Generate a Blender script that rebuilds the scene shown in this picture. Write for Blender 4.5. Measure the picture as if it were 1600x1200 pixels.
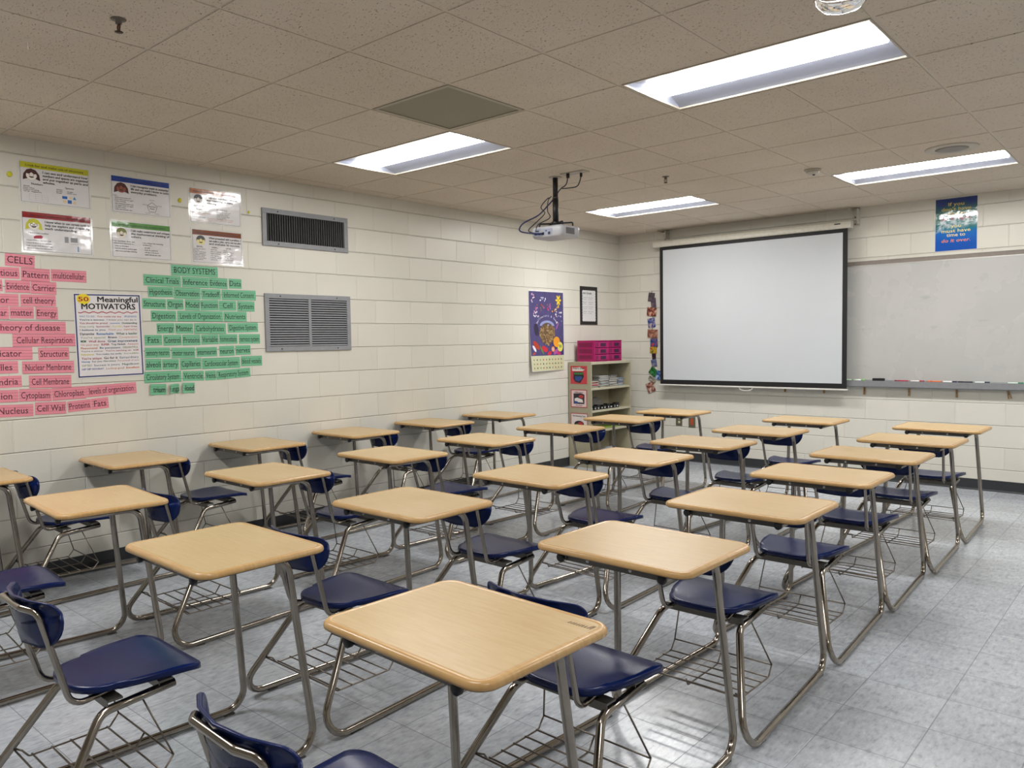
import bpy, math, random
from mathutils import Vector, Matrix
random.seed(7)
for o in list(bpy.data.objects): bpy.data.objects.remove(o, do_unlink=True)
S = bpy.context.scene
COL = S.collection
PI = math.pi

# ---------------------------------------------------------------- camera
CAM = (5.4301, -0.9727, 1.4546)
YAW, PIT, ROL, FPX = 0.7171, -0.0549, -0.0152, 1219.28
cd = bpy.data.cameras.new('camera'); co = bpy.data.objects.new('camera', cd); COL.objects.link(co)
cd.sensor_fit = 'HORIZONTAL'; cd.sensor_width = 36.0; cd.lens = FPX/1600*36.0; cd.clip_start = .05; cd.clip_end = 100
_c, _s = math.cos(YAW), math.sin(YAW)
fw = Vector((-_s*math.cos(PIT), _c*math.cos(PIT), math.sin(PIT)))
r0 = Vector((_c, _s, 0)); u0 = r0.cross(fw)
rr = r0*math.cos(ROL) + u0*math.sin(ROL); uu = -r0*math.sin(ROL) + u0*math.cos(ROL)
M = Matrix((( rr.x, uu.x, -fw.x, CAM[0]), (rr.y, uu.y, -fw.y, CAM[1]), (rr.z, uu.z, -fw.z, CAM[2]), (0, 0, 0, 1)))
co.matrix_world = M
S.camera = co

# ---------------------------------------------------------------- world, view
W = bpy.data.worlds.new('world'); S.world = W; W.use_nodes = True
W.node_tree.nodes['Background'].inputs[0].default_value = (.75, .82, 1, 1)
W.node_tree.nodes['Background'].inputs[1].default_value = .05
S.view_settings.view_transform = 'Standard'; S.view_settings.look = 'None'
S.view_settings.gamma = 1; S.view_settings.use_curve_mapping = False
S.view_settings.exposure = 0.0
LAMP = 33.0          # radiance of the troffer lenses

# ---------------------------------------------------------------- materials
def lin(h):
    if isinstance(h, str):
        h = [int(h[i:i+2], 16)/255 for i in (0, 2, 4)]
    return tuple((c/12.92 if c <= .04045 else ((c+.055)/1.055)**2.4) for c in h[:3])
_mats = {}
def mat(name, col, rough=.6, metal=0., spec=.5, coat=0., var=.06, scale=30., bump=0., bscale=None, stretch=(1, 1, 1), emit=0.):
    if name in _mats: return _mats[name]
    m = bpy.data.materials.new(name); m.use_nodes = True; nt = m.node_tree
    b = nt.nodes['Principled BSDF']
    c = lin(col)
    b.inputs['Roughness'].default_value = rough; b.inputs['Metallic'].default_value = metal
    b.inputs['Specular IOR Level'].default_value = spec; b.inputs['Coat Weight'].default_value = coat
    b.inputs['Coat Roughness'].default_value = .08
    tc = nt.nodes.new('ShaderNodeTexCoord'); mp = nt.nodes.new('ShaderNodeMapping'); mp.inputs['Scale'].default_value = stretch
    nt.links.new(tc.outputs['Object'], mp.inputs[0])
    n = nt.nodes.new('ShaderNodeTexNoise'); n.inputs['Scale'].default_value = scale; n.inputs['Detail'].default_value = 3
    nt.links.new(mp.outputs[0], n.inputs['Vector'])
    r = nt.nodes.new('ShaderNodeValToRGB')
    r.color_ramp.elements[0].position = .3; r.color_ramp.elements[1].position = .7
    r.color_ramp.elements[0].color = (*[max(0, x*(1-var)) for x in c], 1)
    r.color_ramp.elements[1].color = (*[min(1, x*(1+var)) for x in c], 1)
    nt.links.new(n.outputs[0], r.inputs[0]); nt.links.new(r.outputs[0], b.inputs['Base Color'])
    if bump:
        n2 = nt.nodes.new('ShaderNodeTexNoise'); n2.inputs['Scale'].default_value = bscale or scale; n2.inputs['Detail'].default_value = 2
        nt.links.new(mp.outputs[0], n2.inputs['Vector'])
        bp = nt.nodes.new('ShaderNodeBump'); bp.inputs['Strength'].default_value = 1; bp.inputs['Distance'].default_value = bump
        nt.links.new(n2.outputs[0], bp.inputs['Height']); nt.links.new(bp.outputs[0], b.inputs['Normal'])
        if coat: nt.links.new(bp.outputs[0], b.inputs['Coat Normal'])
    if emit:
        b.inputs['Emission Color'].default_value = (*c, 1); b.inputs['Emission Strength'].default_value = emit
    _mats[name] = m
    return m

class NG:
    """tiny node helper"""
    def __init__(s, m): s.t = m.node_tree; s.l = s.t.links; s.n = s.t.nodes
    def node(s, ty, **kw):
        n = s.n.new(ty)
        for k, v in kw.items(): setattr(n, k, v)
        return n
    def math(s, op, a, b=None, c=None):
        n = s.node('ShaderNodeMath', operation=op)
        for i, v in enumerate((a, b, c)):
            if v is None: continue
            if isinstance(v, (int, float)): n.inputs[i].default_value = v
            else: s.l.new(v, n.inputs[i])
        return n.outputs[0]
    def step(s, v, a, b):           # smooth ramp from 0 at a to 1 at b
        n = s.node('ShaderNodeMapRange'); n.interpolation_type = 'SMOOTHSTEP'
        s.l.new(v, n.inputs[0]); n.inputs[1].default_value = a; n.inputs[2].default_value = b
        return n.outputs[0]
    def noise(s, vec, sc, det=3, rough=.5):
        n = s.node('ShaderNodeTexNoise'); n.inputs['Scale'].default_value = sc; n.inputs['Detail'].default_value = det
        n.inputs['Roughness'].default_value = rough
        s.l.new(vec, n.inputs['Vector']); return n.outputs[0]
    def ramp(s, v, stops):
        n = s.node('ShaderNodeValToRGB'); cr = n.color_ramp
        while len(cr.elements) < len(stops): cr.elements.new(.5)
        for e, (p, c) in zip(cr.elements, stops): e.position = p; e.color = (*c, 1)
        s.l.new(v, n.inputs[0]); return n.outputs[0]
    def mix(s, f, a, b, mode='MIX'):
        n = s.node('ShaderNodeMix', data_type='RGBA', blend_type=mode)
        for i, v in ((0, f), (6, a), (7, b)):
            if isinstance(v, (int, float)): n.inputs[i].default_value = v
            elif isinstance(v, tuple): n.inputs[i].default_value = (*v, 1)
            else: s.l.new(v, n.inputs[i])
        return n.outputs[2]

def block_wall(name, axis, off, zodd, lo='D0CDC2', hi='DAD7CC'):
    """painted concrete block: running bond 0.4064 x 0.2032, world coordinates"""
    m = bpy.data.materials.new(name); m.use_nodes = True; g = NG(m); b = g.n['Principled BSDF']
    geo = g.node('ShaderNodeNewGeometry'); sp = g.node('ShaderNodeSeparateXYZ'); g.l.new(geo.outputs['Position'], sp.inputs[0])
    h = sp.outputs[axis]; z = sp.outputs[2]
    zr = g.math('DIVIDE', z, .2032); row = g.math('FLOOR', zr); fz = g.math('SUBTRACT', zr, row)
    par = g.math('MODULO', g.math('ADD', row, zodd), 2.0)
    hx = g.math('ADD', g.math('DIVIDE', g.math('SUBTRACT', h, off), .4064), g.math('MULTIPLY', par, .5))
    bx = g.math('FLOOR', hx); fx = g.math('SUBTRACT', hx, bx)
    dz = g.math('MULTIPLY', g.math('MINIMUM', fz, g.math('SUBTRACT', 1.0, fz)), .2032)
    dx = g.math('MULTIPLY', g.math('MINIMUM', fx, g.math('SUBTRACT', 1.0, fx)), .4064)
    gz = g.step(dz, .001, .0060); gx = g.step(dx, .001, .006)
    cmb = g.node('ShaderNodeCombineXYZ'); g.l.new(bx, cmb.inputs[0]); g.l.new(row, cmb.inputs[1])
    wn = g.node('ShaderNodeTexWhiteNoise'); g.l.new(cmb.outputs[0], wn.inputs['Vector'])
    n1 = g.noise(geo.outputs['Position'], 1.3, 4); n2 = g.noise(geo.outputs['Position'], 130, 3)
    v = g.math('ADD', g.math('MULTIPLY', n1, .75), g.math('MULTIPLY', wn.outputs[0], .25))
    base = g.ramp(v, [(.25, lin(lo)), (.75, lin(hi))])
    g.l.new(base, b.inputs['Base Color'])
    b.inputs['Roughness'].default_value = .38
    hgt = g.math('ADD', g.math('ADD', g.math('MULTIPLY', gz, .0055), g.math('MULTIPLY', gx, .0022)), g.math('MULTIPLY', n2, .0007))
    bp = g.node('ShaderNodeBump'); bp.inputs['Distance'].default_value = 1; bp.inputs['Strength'].default_value = 1
    g.l.new(hgt, bp.inputs['Height']); g.l.new(bp.outputs[0], b.inputs['Normal'])
    return m
M_WL = block_wall('painted block left', 1, 4.256, 0)
M_WF = block_wall('painted block front', 0, 2.94, 1)

def floor_mat():
    m = bpy.data.materials.new('vinyl composition tile'); m.use_nodes = True; g = NG(m); b = g.n['Principled BSDF']
    geo = g.node('ShaderNodeNewGeometry'); P = geo.outputs['Position']
    sp = g.node('ShaderNodeSeparateXYZ'); g.l.new(P, sp.inputs[0])
    def cell(o, off):
        t = g.math('DIVIDE', g.math('SUBTRACT', o, off), .3048); f = g.math('FLOOR', t); r = g.math('SUBTRACT', t, f)
        return f, g.math('MULTIPLY', g.math('MINIMUM', r, g.math('SUBTRACT', 1.0, r)), .3048)
    ix, dx = cell(sp.outputs[0], .158); iy, dy = cell(sp.outputs[1], .01)
    cmb = g.node('ShaderNodeCombineXYZ'); g.l.new(ix, cmb.inputs[0]); g.l.new(iy, cmb.inputs[1])
    wn = g.node('ShaderNodeTexWhiteNoise'); g.l.new(cmb.outputs[0], wn.inputs['Vector'])
    mp = g.node('ShaderNodeMapping'); mp.inputs['Scale'].default_value = (1, .35, 1); g.l.new(P, mp.inputs[0])
    n1 = g.noise(mp.outputs[0], 60, 5, .65); n2 = g.noise(P, 16, 4)
    v = g.math('ADD', g.math('MULTIPLY', n1, .7), g.math('MULTIPLY', n2, .3))
    c = g.ramp(v, [(.34, lin('8D9298')), (.46, lin('A7ACB3')), (.58, lin('B3B8BF')), (.70, lin('CACED3'))])
    tone = g.math('ADD', .93, g.math('MULTIPLY', wn.outputs[0], .14))
    tc = g.node('ShaderNodeCombineColor')
    for i in range(3): g.l.new(tone, tc.inputs[i])
    c = g.mix(1.0, c, tc.outputs[0], 'MULTIPLY')
    seam = g.step(g.math('MINIMUM', dx, dy), .0006, .0022)
    c = g.mix(seam, lin('7C8084'), c)
    g.l.new(c, b.inputs['Base Color'])
    n3 = g.noise(P, 3.0, 4)
    g.l.new(g.math('ADD', .13, g.math('MULTIPLY', n3, .2)), b.inputs['Roughness'])
    b.inputs['Specular IOR Level'].default_value = .6
    n4 = g.noise(P, 9, 2)
    bp = g.node('ShaderNodeBump'); bp.inputs['Distance'].default_value = .0012; bp.inputs['Strength'].default_value = 1
    g.l.new(g.math('ADD', g.math('MULTIPLY', seam, .3), n4), bp.inputs['Height']); g.l.new(bp.outputs[0], b.inputs['Normal'])
    return m
M_FLOOR = floor_mat()

def tile_mat():
    m = bpy.data.materials.new('mineral fibre ceiling tile'); m.use_nodes = True; g = NG(m); b = g.n['Principled BSDF']
    geo = g.node('ShaderNodeNewGeometry'); P = geo.outputs['Position']
    mp = g.node('ShaderNodeMapping'); mp.inputs['Scale'].default_value = (1, 1.6, 1); g.l.new(P, mp.inputs[0])
    v = g.noise(mp.outputs[0], 92, 3, .6)
    hole = g.step(v, .31, .375)
    n2 = g.noise(P, 1.1, 3)
    base = g.ramp(n2, [(.3, lin('D3C7B7')), (.7, lin('DCD1C2'))])
    c = g.mix(hole, lin('7A6E62'), base)
    g.l.new(c, b.inputs['Base Color']); b.inputs['Roughness'].default_value = .9; b.inputs['Specular IOR Level'].default_value = .1
    n3 = g.noise(P, 160, 2)
    bp = g.node('ShaderNodeBump'); bp.inputs['Distance'].default_value = .003; bp.inputs['Strength'].default_value = 1
    g.l.new(g.math('ADD', hole, g.math('MULTIPLY', n3, .3)), bp.inputs['Height']); g.l.new(bp.outputs[0], b.inputs['Normal'])
    return m
M_TILE = tile_mat()
M_GRID = mat('painted grid', 'CFC4B5', .5)

def wood_mat(name, c0, c1, c2, rough=.22):
    m = bpy.data.materials.new(name); m.use_nodes = True; g = NG(m); b = g.n['Principled BSDF']
    tc = g.node('ShaderNodeTexCoord'); oi = g.node('ShaderNodeObjectInfo')
    mp = g.node('ShaderNodeMapping'); mp.inputs['Scale'].default_value = (1, 9, 1)
    add = g.node('ShaderNodeVectorMath', operation='ADD'); sc = g.node('ShaderNodeVectorMath', operation='SCALE')
    cmb = g.node('ShaderNodeCombineXYZ'); 
    for i in range(3): g.l.new(oi.outputs['Random'], cmb.inputs[i])
    g.l.new(cmb.outputs[0], sc.inputs[0]); sc.inputs['Scale'].default_value = 17.0
    g.l.new(tc.outputs['Object'], add.inputs[0]); g.l.new(sc.outputs[0], add.inputs[1]); g.l.new(add.outputs[0], mp.inputs[0])
    n1 = g.noise(mp.outputs[0], 9, 5, .6); n2 = g.noise(add.outputs[0], 4.0, 3)
    v = g.math('ADD', g.math('MULTIPLY', n1, .6), g.math('MULTIPLY', n2, .4))
    c = g.ramp(v, [(.36, lin(c0)), (.5, lin(c1)), (.66, lin(c2))])
    g.l.new(c, b.inputs['Base Color'])
    g.l.new(g.math('ADD', rough-.03, g.math('MULTIPLY', n2, .1)), b.inputs['Roughness'])
    b.inputs['Specular IOR Level'].default_value = .42
    return m
M_TOP = wood_mat('maple laminate', 'B99D70', 'BFA478', 'C5AC84', .33)
M_EDGE = wood_mat('moulded maple edge', 'B7905C', 'BE9966', 'C6A575', .24)
M_UNDER = mat('dark underside', '3A332C', .6)

def chrome(name, col, rough):
    m = bpy.data.materials.new(name); m.use_nodes = True; g = NG(m); b = g.n['Principled BSDF']
    tc = g.node('ShaderNodeTexCoord'); n = g.noise(tc.outputs['Object'], 14, 3)
    g.l.new(g.ramp(n, [(.3, tuple(x*.8 for x in lin(col))), (.7, lin(col))]), b.inputs['Base Color'])
    b.inputs['Metallic'].default_value = 1; b.inputs['Roughness'].default_value = rough
    return m
M_CHROME = chrome('chromed steel tube', 'A39B91', .17)
M_WIRE = chrome('wire', '857C72', .35)
M_STEEL = mat('grey steel bar', '6E6A64', .4, .8)
def shell_mat():
    m = bpy.data.materials.new('navy polypropylene'); m.use_nodes = True; g = NG(m); b = g.n['Principled BSDF']
    tc = g.node('ShaderNodeTexCoord'); n = g.noise(tc.outputs['Object'], 5, 3)
    g.l.new(g.ramp(n, [(.3, lin('081644')), (.7, lin('0C1F54'))]), b.inputs['Base Color'])
    b.inputs['Roughness'].default_value = .24; b.inputs['Specular IOR Level'].default_value = .26
    n2 = g.noise(tc.outputs['Object'], 500, 2)
    bp = g.node('ShaderNodeBump'); bp.inputs['Distance'].default_value = .00015; g.l.new(n2, bp.inputs['Height'])
    g.l.new(bp.outputs[0], b.inputs['Normal'])
    return m
M_NAVY = shell_mat()
M_BLACK = mat('black plastic', '17171A', .45)
M_WHITE = mat('white enamel', 'E8E6E0', .4)
M_BASEB = mat('charcoal vinyl base', '2E3033', .35)
M_GREYMETAL = mat('grey painted metal', '8B8D91', .45)
M_DARK = mat('dark void', '0C0C0D', .9)

# ---------------------------------------------------------------- mesh builder
_tcache = {}
def text_poly(s, bold=0., shear=0.):
    k = (s, bold, shear)
    if k in _tcache: return _tcache[k]
    cu = bpy.data.curves.new('t', 'FONT'); cu.body = s; cu.size = 1; cu.offset = bold; cu.shear = shear
    cu.resolution_u = 2; cu.dimensions = '2D'; cu.fill_mode = 'FRONT'
    o = bpy.data.objects.new('t', cu); COL.objects.link(o)
    bpy.context.view_layer.update()
    me = o.evaluated_get(bpy.context.evaluated_depsgraph_get()).to_mesh()
    V = [(v.co.x, v.co.y) for v in me.vertices]; F = [tuple(p.vertices) for p in me.polygons]
    F2 = []
    for f in F:
        a = sum(V[f[i]][0]*V[f[(i+1) % len(f)]][1]-V[f[(i+1) % len(f)]][0]*V[f[i]][1] for i in range(len(f)))
        F2.append(f if a > 0 else tuple(reversed(f)))
    o.to_mesh_clear() if hasattr(o, 'to_mesh_clear') else None
    bpy.data.objects.remove(o, do_unlink=True); bpy.data.curves.remove(cu)
    if not V: V = [(0, 0)]
    x0 = min(v[0] for v in V); x1 = max(v[0] for v in V)
    _tcache[k] = (V, F2, x0, x1)
    return _tcache[k]

def fillet(pts, rad, n=5):
    """polyline with rounded corners; rad is one value or a list for the inner points"""
    P = [Vector(p) for p in pts]; out = [P[0]]
    for i in range(1, len(P)-1):
        r = rad if isinstance(rad, (int, float)) else rad[i-1]
        a = (P[i-1]-P[i]).normalized(); b = (P[i+1]-P[i]).normalized()
        ang = a.angle(b)
        if r <= 0 or ang > 3.1: out.append(P[i]); continue
        d = min(r/math.tan(ang/2), (P[i-1]-P[i]).length*.49, (P[i+1]-P[i]).length*.49)
        p0 = P[i]+a*d; p1 = P[i]+b*d
        rad_ = d*math.tan(ang/2)
        c = P[i]+(a+b).normalized()*(rad_/math.sin(ang/2))
        v0 = (p0-c); v1 = (p1-c); w = v0.angle(v1)
        for k in range(n+1):
            t = k/n
            out.append(c+(v0*math.sin((1-t)*w)+v1*math.sin(t*w))/math.sin(w))
    out.append(P[-1]); return out

class MB:
    def __init__(s): s.v = []; s.f = []; s.m = []; s.s = []
    def add(s, V, F, mi=0, sm=False):
        n = len(s.v); s.v += [tuple(p) for p in V]
        for f in F: s.f.append(tuple(i+n for i in f)); s.m.append(mi); s.s.append(sm)
        return s
    def box(s, a, b, mi=0):
        x0, y0, z0 = (min(a[i], b[i]) for i in range(3)); x1, y1, z1 = (max(a[i], b[i]) for i in range(3))
        V = [(x0, y0, z0), (x1, y0, z0), (x1, y1, z0), (x0, y1, z0), (x0, y0, z1), (x1, y0, z1), (x1, y1, z1), (x0, y1, z1)]
        return s.add(V, [(0, 3, 2, 1), (4, 5, 6, 7), (0, 1, 5, 4), (1, 2, 6, 5), (2, 3, 7, 6), (3, 0, 4, 7)], mi)
    def obox(s, a, b, w, h, mi=0, up=(0, 0, 1)):
        """bar from a to b, w wide, h tall"""
        a = Vector(a); b = Vector(b); d = (b-a).normalized(); u = Vector(up); r = d.cross(u).normalized(); u = r.cross(d)
        V = []
        for p in (a, b):
            for sx, sz in ((-1, -1), (1, -1), (1, 1), (-1, 1)): V.append(p+r*(sx*w/2)+u*(sz*h/2))
        return s.add(V, [(0, 1, 2, 3), (7, 6, 5, 4), (0, 4, 5, 1), (1, 5, 6, 2), (2, 6, 7, 3), (3, 7, 4, 0)], mi)
    def tube(s, P, r, n=10, mi=0, cap=True, closed=False):
        P = [Vector(p) for p in P]; N = len(P); V = []; F = []
        T = []
        for i in range(N):
            if closed: t = (P[(i+1) % N]-P[i-1])
            else: t = P[min(i+1, N-1)]-P[max(i-1, 0)]
            T.append(t.normalized())
        u = T[0].orthogonal().normalized()
        for i in range(N):
            u = (u-T[i]*u.dot(T[i])).normalized(); w = T[i].cross(u)
            rr_ = r[i] if isinstance(r, (list, tuple)) else r
            for k in range(n):
                a = 2*PI*k/n; V.append(P[i]+(u*math.cos(a)+w*math.sin(a))*rr_)
        for i in range(N if closed else N-1):
            j = (i+1) % N
            for k in range(n): F.append((i*n+k, i*n+(k+1) % n, j*n+(k+1) % n, j*n+k))
        s.add(V, F, mi, True)
        if cap and not closed:
            b0 = len(s.v)-len(V)
            s.f.append(tuple(b0+k for k in range(n-1, -1, -1))); s.m.append(mi); s.s.append(False)
            s.f.append(tuple(b0+(N-1)*n+k for k in range(n))); s.m.append(mi); s.s.append(False)
        return s
    def cyl(s, a, b, r, n=16, mi=0): return s.tube([a, b], r, n, mi)
    def lathe(s, prof, c=(0, 0, 0), axis='Z', n=24, mi=0, sm=True):
        V = []; F = []
        for (r, h) in prof:
            for k in range(n):
                a = 2*PI*k/n; x, y = r*math.cos(a), r*math.sin(a)
                p = (x, y, h) if axis == 'Z' else ((x, -h, y) if axis == 'Y' else (h, x, y))
                V.append((p[0]+c[0], p[1]+c[1], p[2]+c[2]))
        for i in range(len(prof)-1):
            for k in range(n): F.append((i*n+k, i*n+(k+1) % n, (i+1)*n+(k+1) % n, (i+1)*n+k))
        s.add(V, F, mi, sm); b0 = len(s.v)-len(V)
        for i, rev in ((0, True), (len(prof)-1, False)):
            if prof[i][0] > 1e-5:
                ids = [b0+i*n+k for k in range(n)]
                s.f.append(tuple(reversed(ids)) if rev else tuple(ids)); s.m.append(mi); s.s.append(False)
        return s
    def poly(s, pts2, y=0., mi=0):     # flat shape in the XZ plane facing -Y (pts counter-clockwise seen from -Y)
        return s.add([(p[0], y, p[1]) for p in pts2], [tuple(range(len(pts2)))], mi)
    def disc(s, cx, cz, rx, rz=None, y=0., n=16, mi=0, a0=0, a1=2*PI):
        rz = rz or rx; full = abs(a1-a0-2*PI) < 1e-4
        return s.poly([(cx+rx*math.cos(a0+(a1-a0)*k/(n if full else n-1)), cz+rz*math.sin(a0+(a1-a0)*k/(n if full else n-1))) for k in range(n)], y, mi)
    def text(s, t, x, z, size, width=None, y=0., mi=0, bold=0., shear=0., align='L', rot=0.):
        if bold > .003:      # heavier print: the same letters struck a few times, slightly apart
            e_ = min(bold, .03)*.9*size
            for q_, (dx, dz) in enumerate(((-e_, e_*.5), (e_, -e_*.5), (-e_, -e_*.5), (e_, e_*.5))): s.text(t, x+dx, z+dz, size, width, y-.00012*q_, mi, 0., shear, align, rot)
            return s
        V, F, x0, x1 = text_poly(t, 0., shear); w = max(x1-x0, 1e-4)
        sx = size if width is None else width/w
        ox = {'L': 0, 'C': -.5, 'R': -1}[align]*w*sx
        c, q = math.cos(rot), math.sin(rot); out = []
        for a, b in V:
            px, pz = (a-x0)*sx+ox, b*size
            out.append((x+px*c-pz*q, y, z+px*q+pz*c))
        return s.add(out, F, mi)
    def prism(s, outline, z0, z1, mi=0):   # outline in XY, counter-clockwise
        n = len(outline); V = [(p[0], p[1], z0) for p in outline]+[(p[0], p[1], z1) for p in outline]
        F = [tuple(range(n-1, -1, -1)), tuple(range(n, 2*n))]+[(i, (i+1) % n, n+(i+1) % n, n+i) for i in range(n)]
        return s.add(V, F, mi)
    def loft(s, loops, mi=0, sm=True, cap=True):
        n = len(loops[0]); V = [p for L in loops for p in L]; F = []
        mis = mi if isinstance(mi, (list, tuple)) else [mi]*(len(loops)-1)
        for i in range(len(loops)-1):
            b0 = len(s.v)
            s.add([], [], 0)
        b0 = len(s.v); s.v += [tuple(p) for p in V]
        for i in range(len(loops)-1):
            for k in range(n):
                s.f.append((b0+i*n+k, b0+i*n+(k+1) % n, b0+(i+1)*n+(k+1) % n, b0+(i+1)*n+k)); s.m.append(mis[i]); s.s.append(sm)
        if cap:
            s.f.append(tuple(b0+k for k in range(n-1, -1, -1))); s.m.append(mis[0]); s.s.append(False)
            s.f.append(tuple(b0+(len(loops)-1)*n+k for k in range(n))); s.m.append(mis[-1]); s.s.append(False)
        return s
    def build(s, name, mats, parent=None, loc=(0, 0, 0), rot=(0, 0, 0), bevel=0.):
        me = bpy.data.meshes.new(name); me.from_pydata(s.v, [], s.f)
        if not isinstance(mats, (list, tuple)): mats = [mats]
        for m in mats: me.materials.append(m)
        me.polygons.foreach_set('material_index', s.m); me.polygons.foreach_set('use_smooth', s.s); me.update()
        o = bpy.data.objects.new(name, me); COL.objects.link(o)
        o.location = loc; o.rotation_euler = rot
        if parent: o.parent = parent
        if bevel:
            b = o.modifiers.new('bevel', 'BEVEL'); b.width = bevel; b.segments = 2; b.limit_method = 'ANGLE'
        return o

def tag(o, label, cat, group=None, kind=None):
    o['label'] = label
    if cat: o['category'] = cat
    if group: o['group'] = group
    if kind: o['kind'] = kind
    return o
def empty(name, loc, rot=(0, 0, 0)):
    o = bpy.data.objects.new(name, None); COL.objects.link(o); o.location = loc; o.rotation_euler = rot
    o.empty_display_size = .1
    return o
def struct(o): o['kind'] = 'structure'; return o
def copy_tree(o, parent=None):
    c = o.copy(); COL.objects.link(c); c.parent = parent
    for ch in list(o.children): copy_tree(ch, c)
    return c
LEFT = PI/2      # rotation of things hung on the left wall (their front faces +X)
def rrect(w, d, r, n=6, cx=0., cy=0.):
    o = []
    for (x, y, a0) in ((w/2-r, d/2-r, 0), (-w/2+r, d/2-r, 90), (-w/2+r, -d/2+r, 180), (w/2-r, -d/2+r, 270)):
        for k in range(n+1):
            a = math.radians(a0+90*k/n); o.append((cx+x+r*math.cos(a), cy+y+r*math.sin(a)))
    return o

# ---------------------------------------------------------------- the room
H = 2.742; YW = 7.328; XR = 8.4; YB = -3.9
struct(MB().box((0, YB, -.1), (XR, YW, 0)).build('floor', M_FLOOR))
struct(MB().box((-.2, YB-.2, -.1), (0, YW+.2, H+.25)).build('wall_left', M_WL))
struct(MB().box((0, YW, -.1), (XR, YW+.2, H+.25)).build('wall_front', M_WF))
struct(MB().box((XR, YB-.2, -.1), (XR+.2, YW+.2, H+.25)).build('wall_right', M_WL))
struct(MB().box((0, YB-.2, -.1), (XR, YB, H+.25)).build('wall_back', M_WF))
def baseboard(name, pts):
    mb = MB(); (x0, y0), (x1, y1), (nx, ny) = pts
    prof = [(0, 0), (.018, 0), (.009, .006), (.005, .014), (.004, .1), (0, .102)]
    V = []
    for (x, y) in ((x0, y0), (x1, y1)):
        for d, z in prof: V.append((x+nx*d, y+ny*d, z))
    n = len(prof); F = [(i, (i+1) % n, n+(i+1) % n, n+i) for i in range(n)]+[tuple(range(n-1, -1, -1)), tuple(range(n, 2*n))]
    mb.add(V, F); struct(mb.build(name, M_BASEB))
baseboard('baseboard_left', ((0, YB), (0, YW), (1, 0)))
baseboard('baseboard_front', ((XR, YW), (0.02, YW), (0, -1)))
baseboard('baseboard_right', ((XR, YW), (XR, YB), (-1, 0)))
baseboard('baseboard_back', ((0, YB), (XR, YB), (0, 1)))

# ceiling: tiles hang a little below the grid flanges
TX0, T = .155, .6096
xs = [0]+[TX0+T*i for i in range(0, 14) if TX0+T*i < XR-.05]+[XR]
ys = [YB]+[T*j for j in range(-6, 12)]+[YW]
def jx(i): return TX0+T*i
LIGHTS = [(1, 4), (5, 4), (1, 9), (5, 9), (9, 4), (9, 9), (1, -1), (5, -1), (9, -1)]
lit = set()
for i, j in LIGHTS: lit |= {(i, j), (i+1, j)}
cm = MB(); gm = MB()
UP = .011; GAP = .0075
for a in range(len(xs)-1):
    for b in range(len(ys)-1):
        i = a-1; j = b-7+0     # cell indices in the photo's grid
        x0, x1, y0, y1 = xs[a], xs[a+1], ys[b], ys[b+1]
        jj = round(y0/T) if b > 0 else -99
        if (i, jj) in lit or (i, jj) == (3, 3): continue
        X0, X1, Y0, Y1 = x0+GAP, x1-GAP, y0+GAP, y1-GAP
        V = [(X0, Y0, H), (X1, Y0, H), (X1, Y1, H), (X0, Y1, H), (X0, Y0, H+UP+.004), (X1, Y0, H+UP+.004), (X1, Y1, H+UP+.004), (X0, Y1, H+UP+.004)]
        cm.add(V, [(3, 2, 1, 0), (0, 1, 5, 4), (1, 2, 6, 5), (2, 3, 7, 6), (3, 0, 4, 7)])
struct(cm.build('ceiling', M_TILE))
FL = .012
# grid flanges, left out of the light openings
gm = MB()
for a, x in enumerate(xs):
    for b in range(len(ys)-1):
        i = a-1; jj = round(ys[b]/T) if b > 0 else -99
        if (i, jj) in lit and (i-1, jj) in lit: continue
        gm.box((max(0, x-FL), ys[b], H+.003), (min(XR, x+FL), ys[b+1], H+.03))
for b, y in enumerate(ys):
    gm.box((0, max(YB, y-FL), H+.0035), (XR, min(YW, y+FL), H+.029))
struct(gm.build('trim_1', M_GRID))
struct(MB().box((-.2, YB-.2, H+.25), (XR+.2, YW+.2, H+.3)).build('trim_2', mat('deck above', '30302E', .9)))

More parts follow.
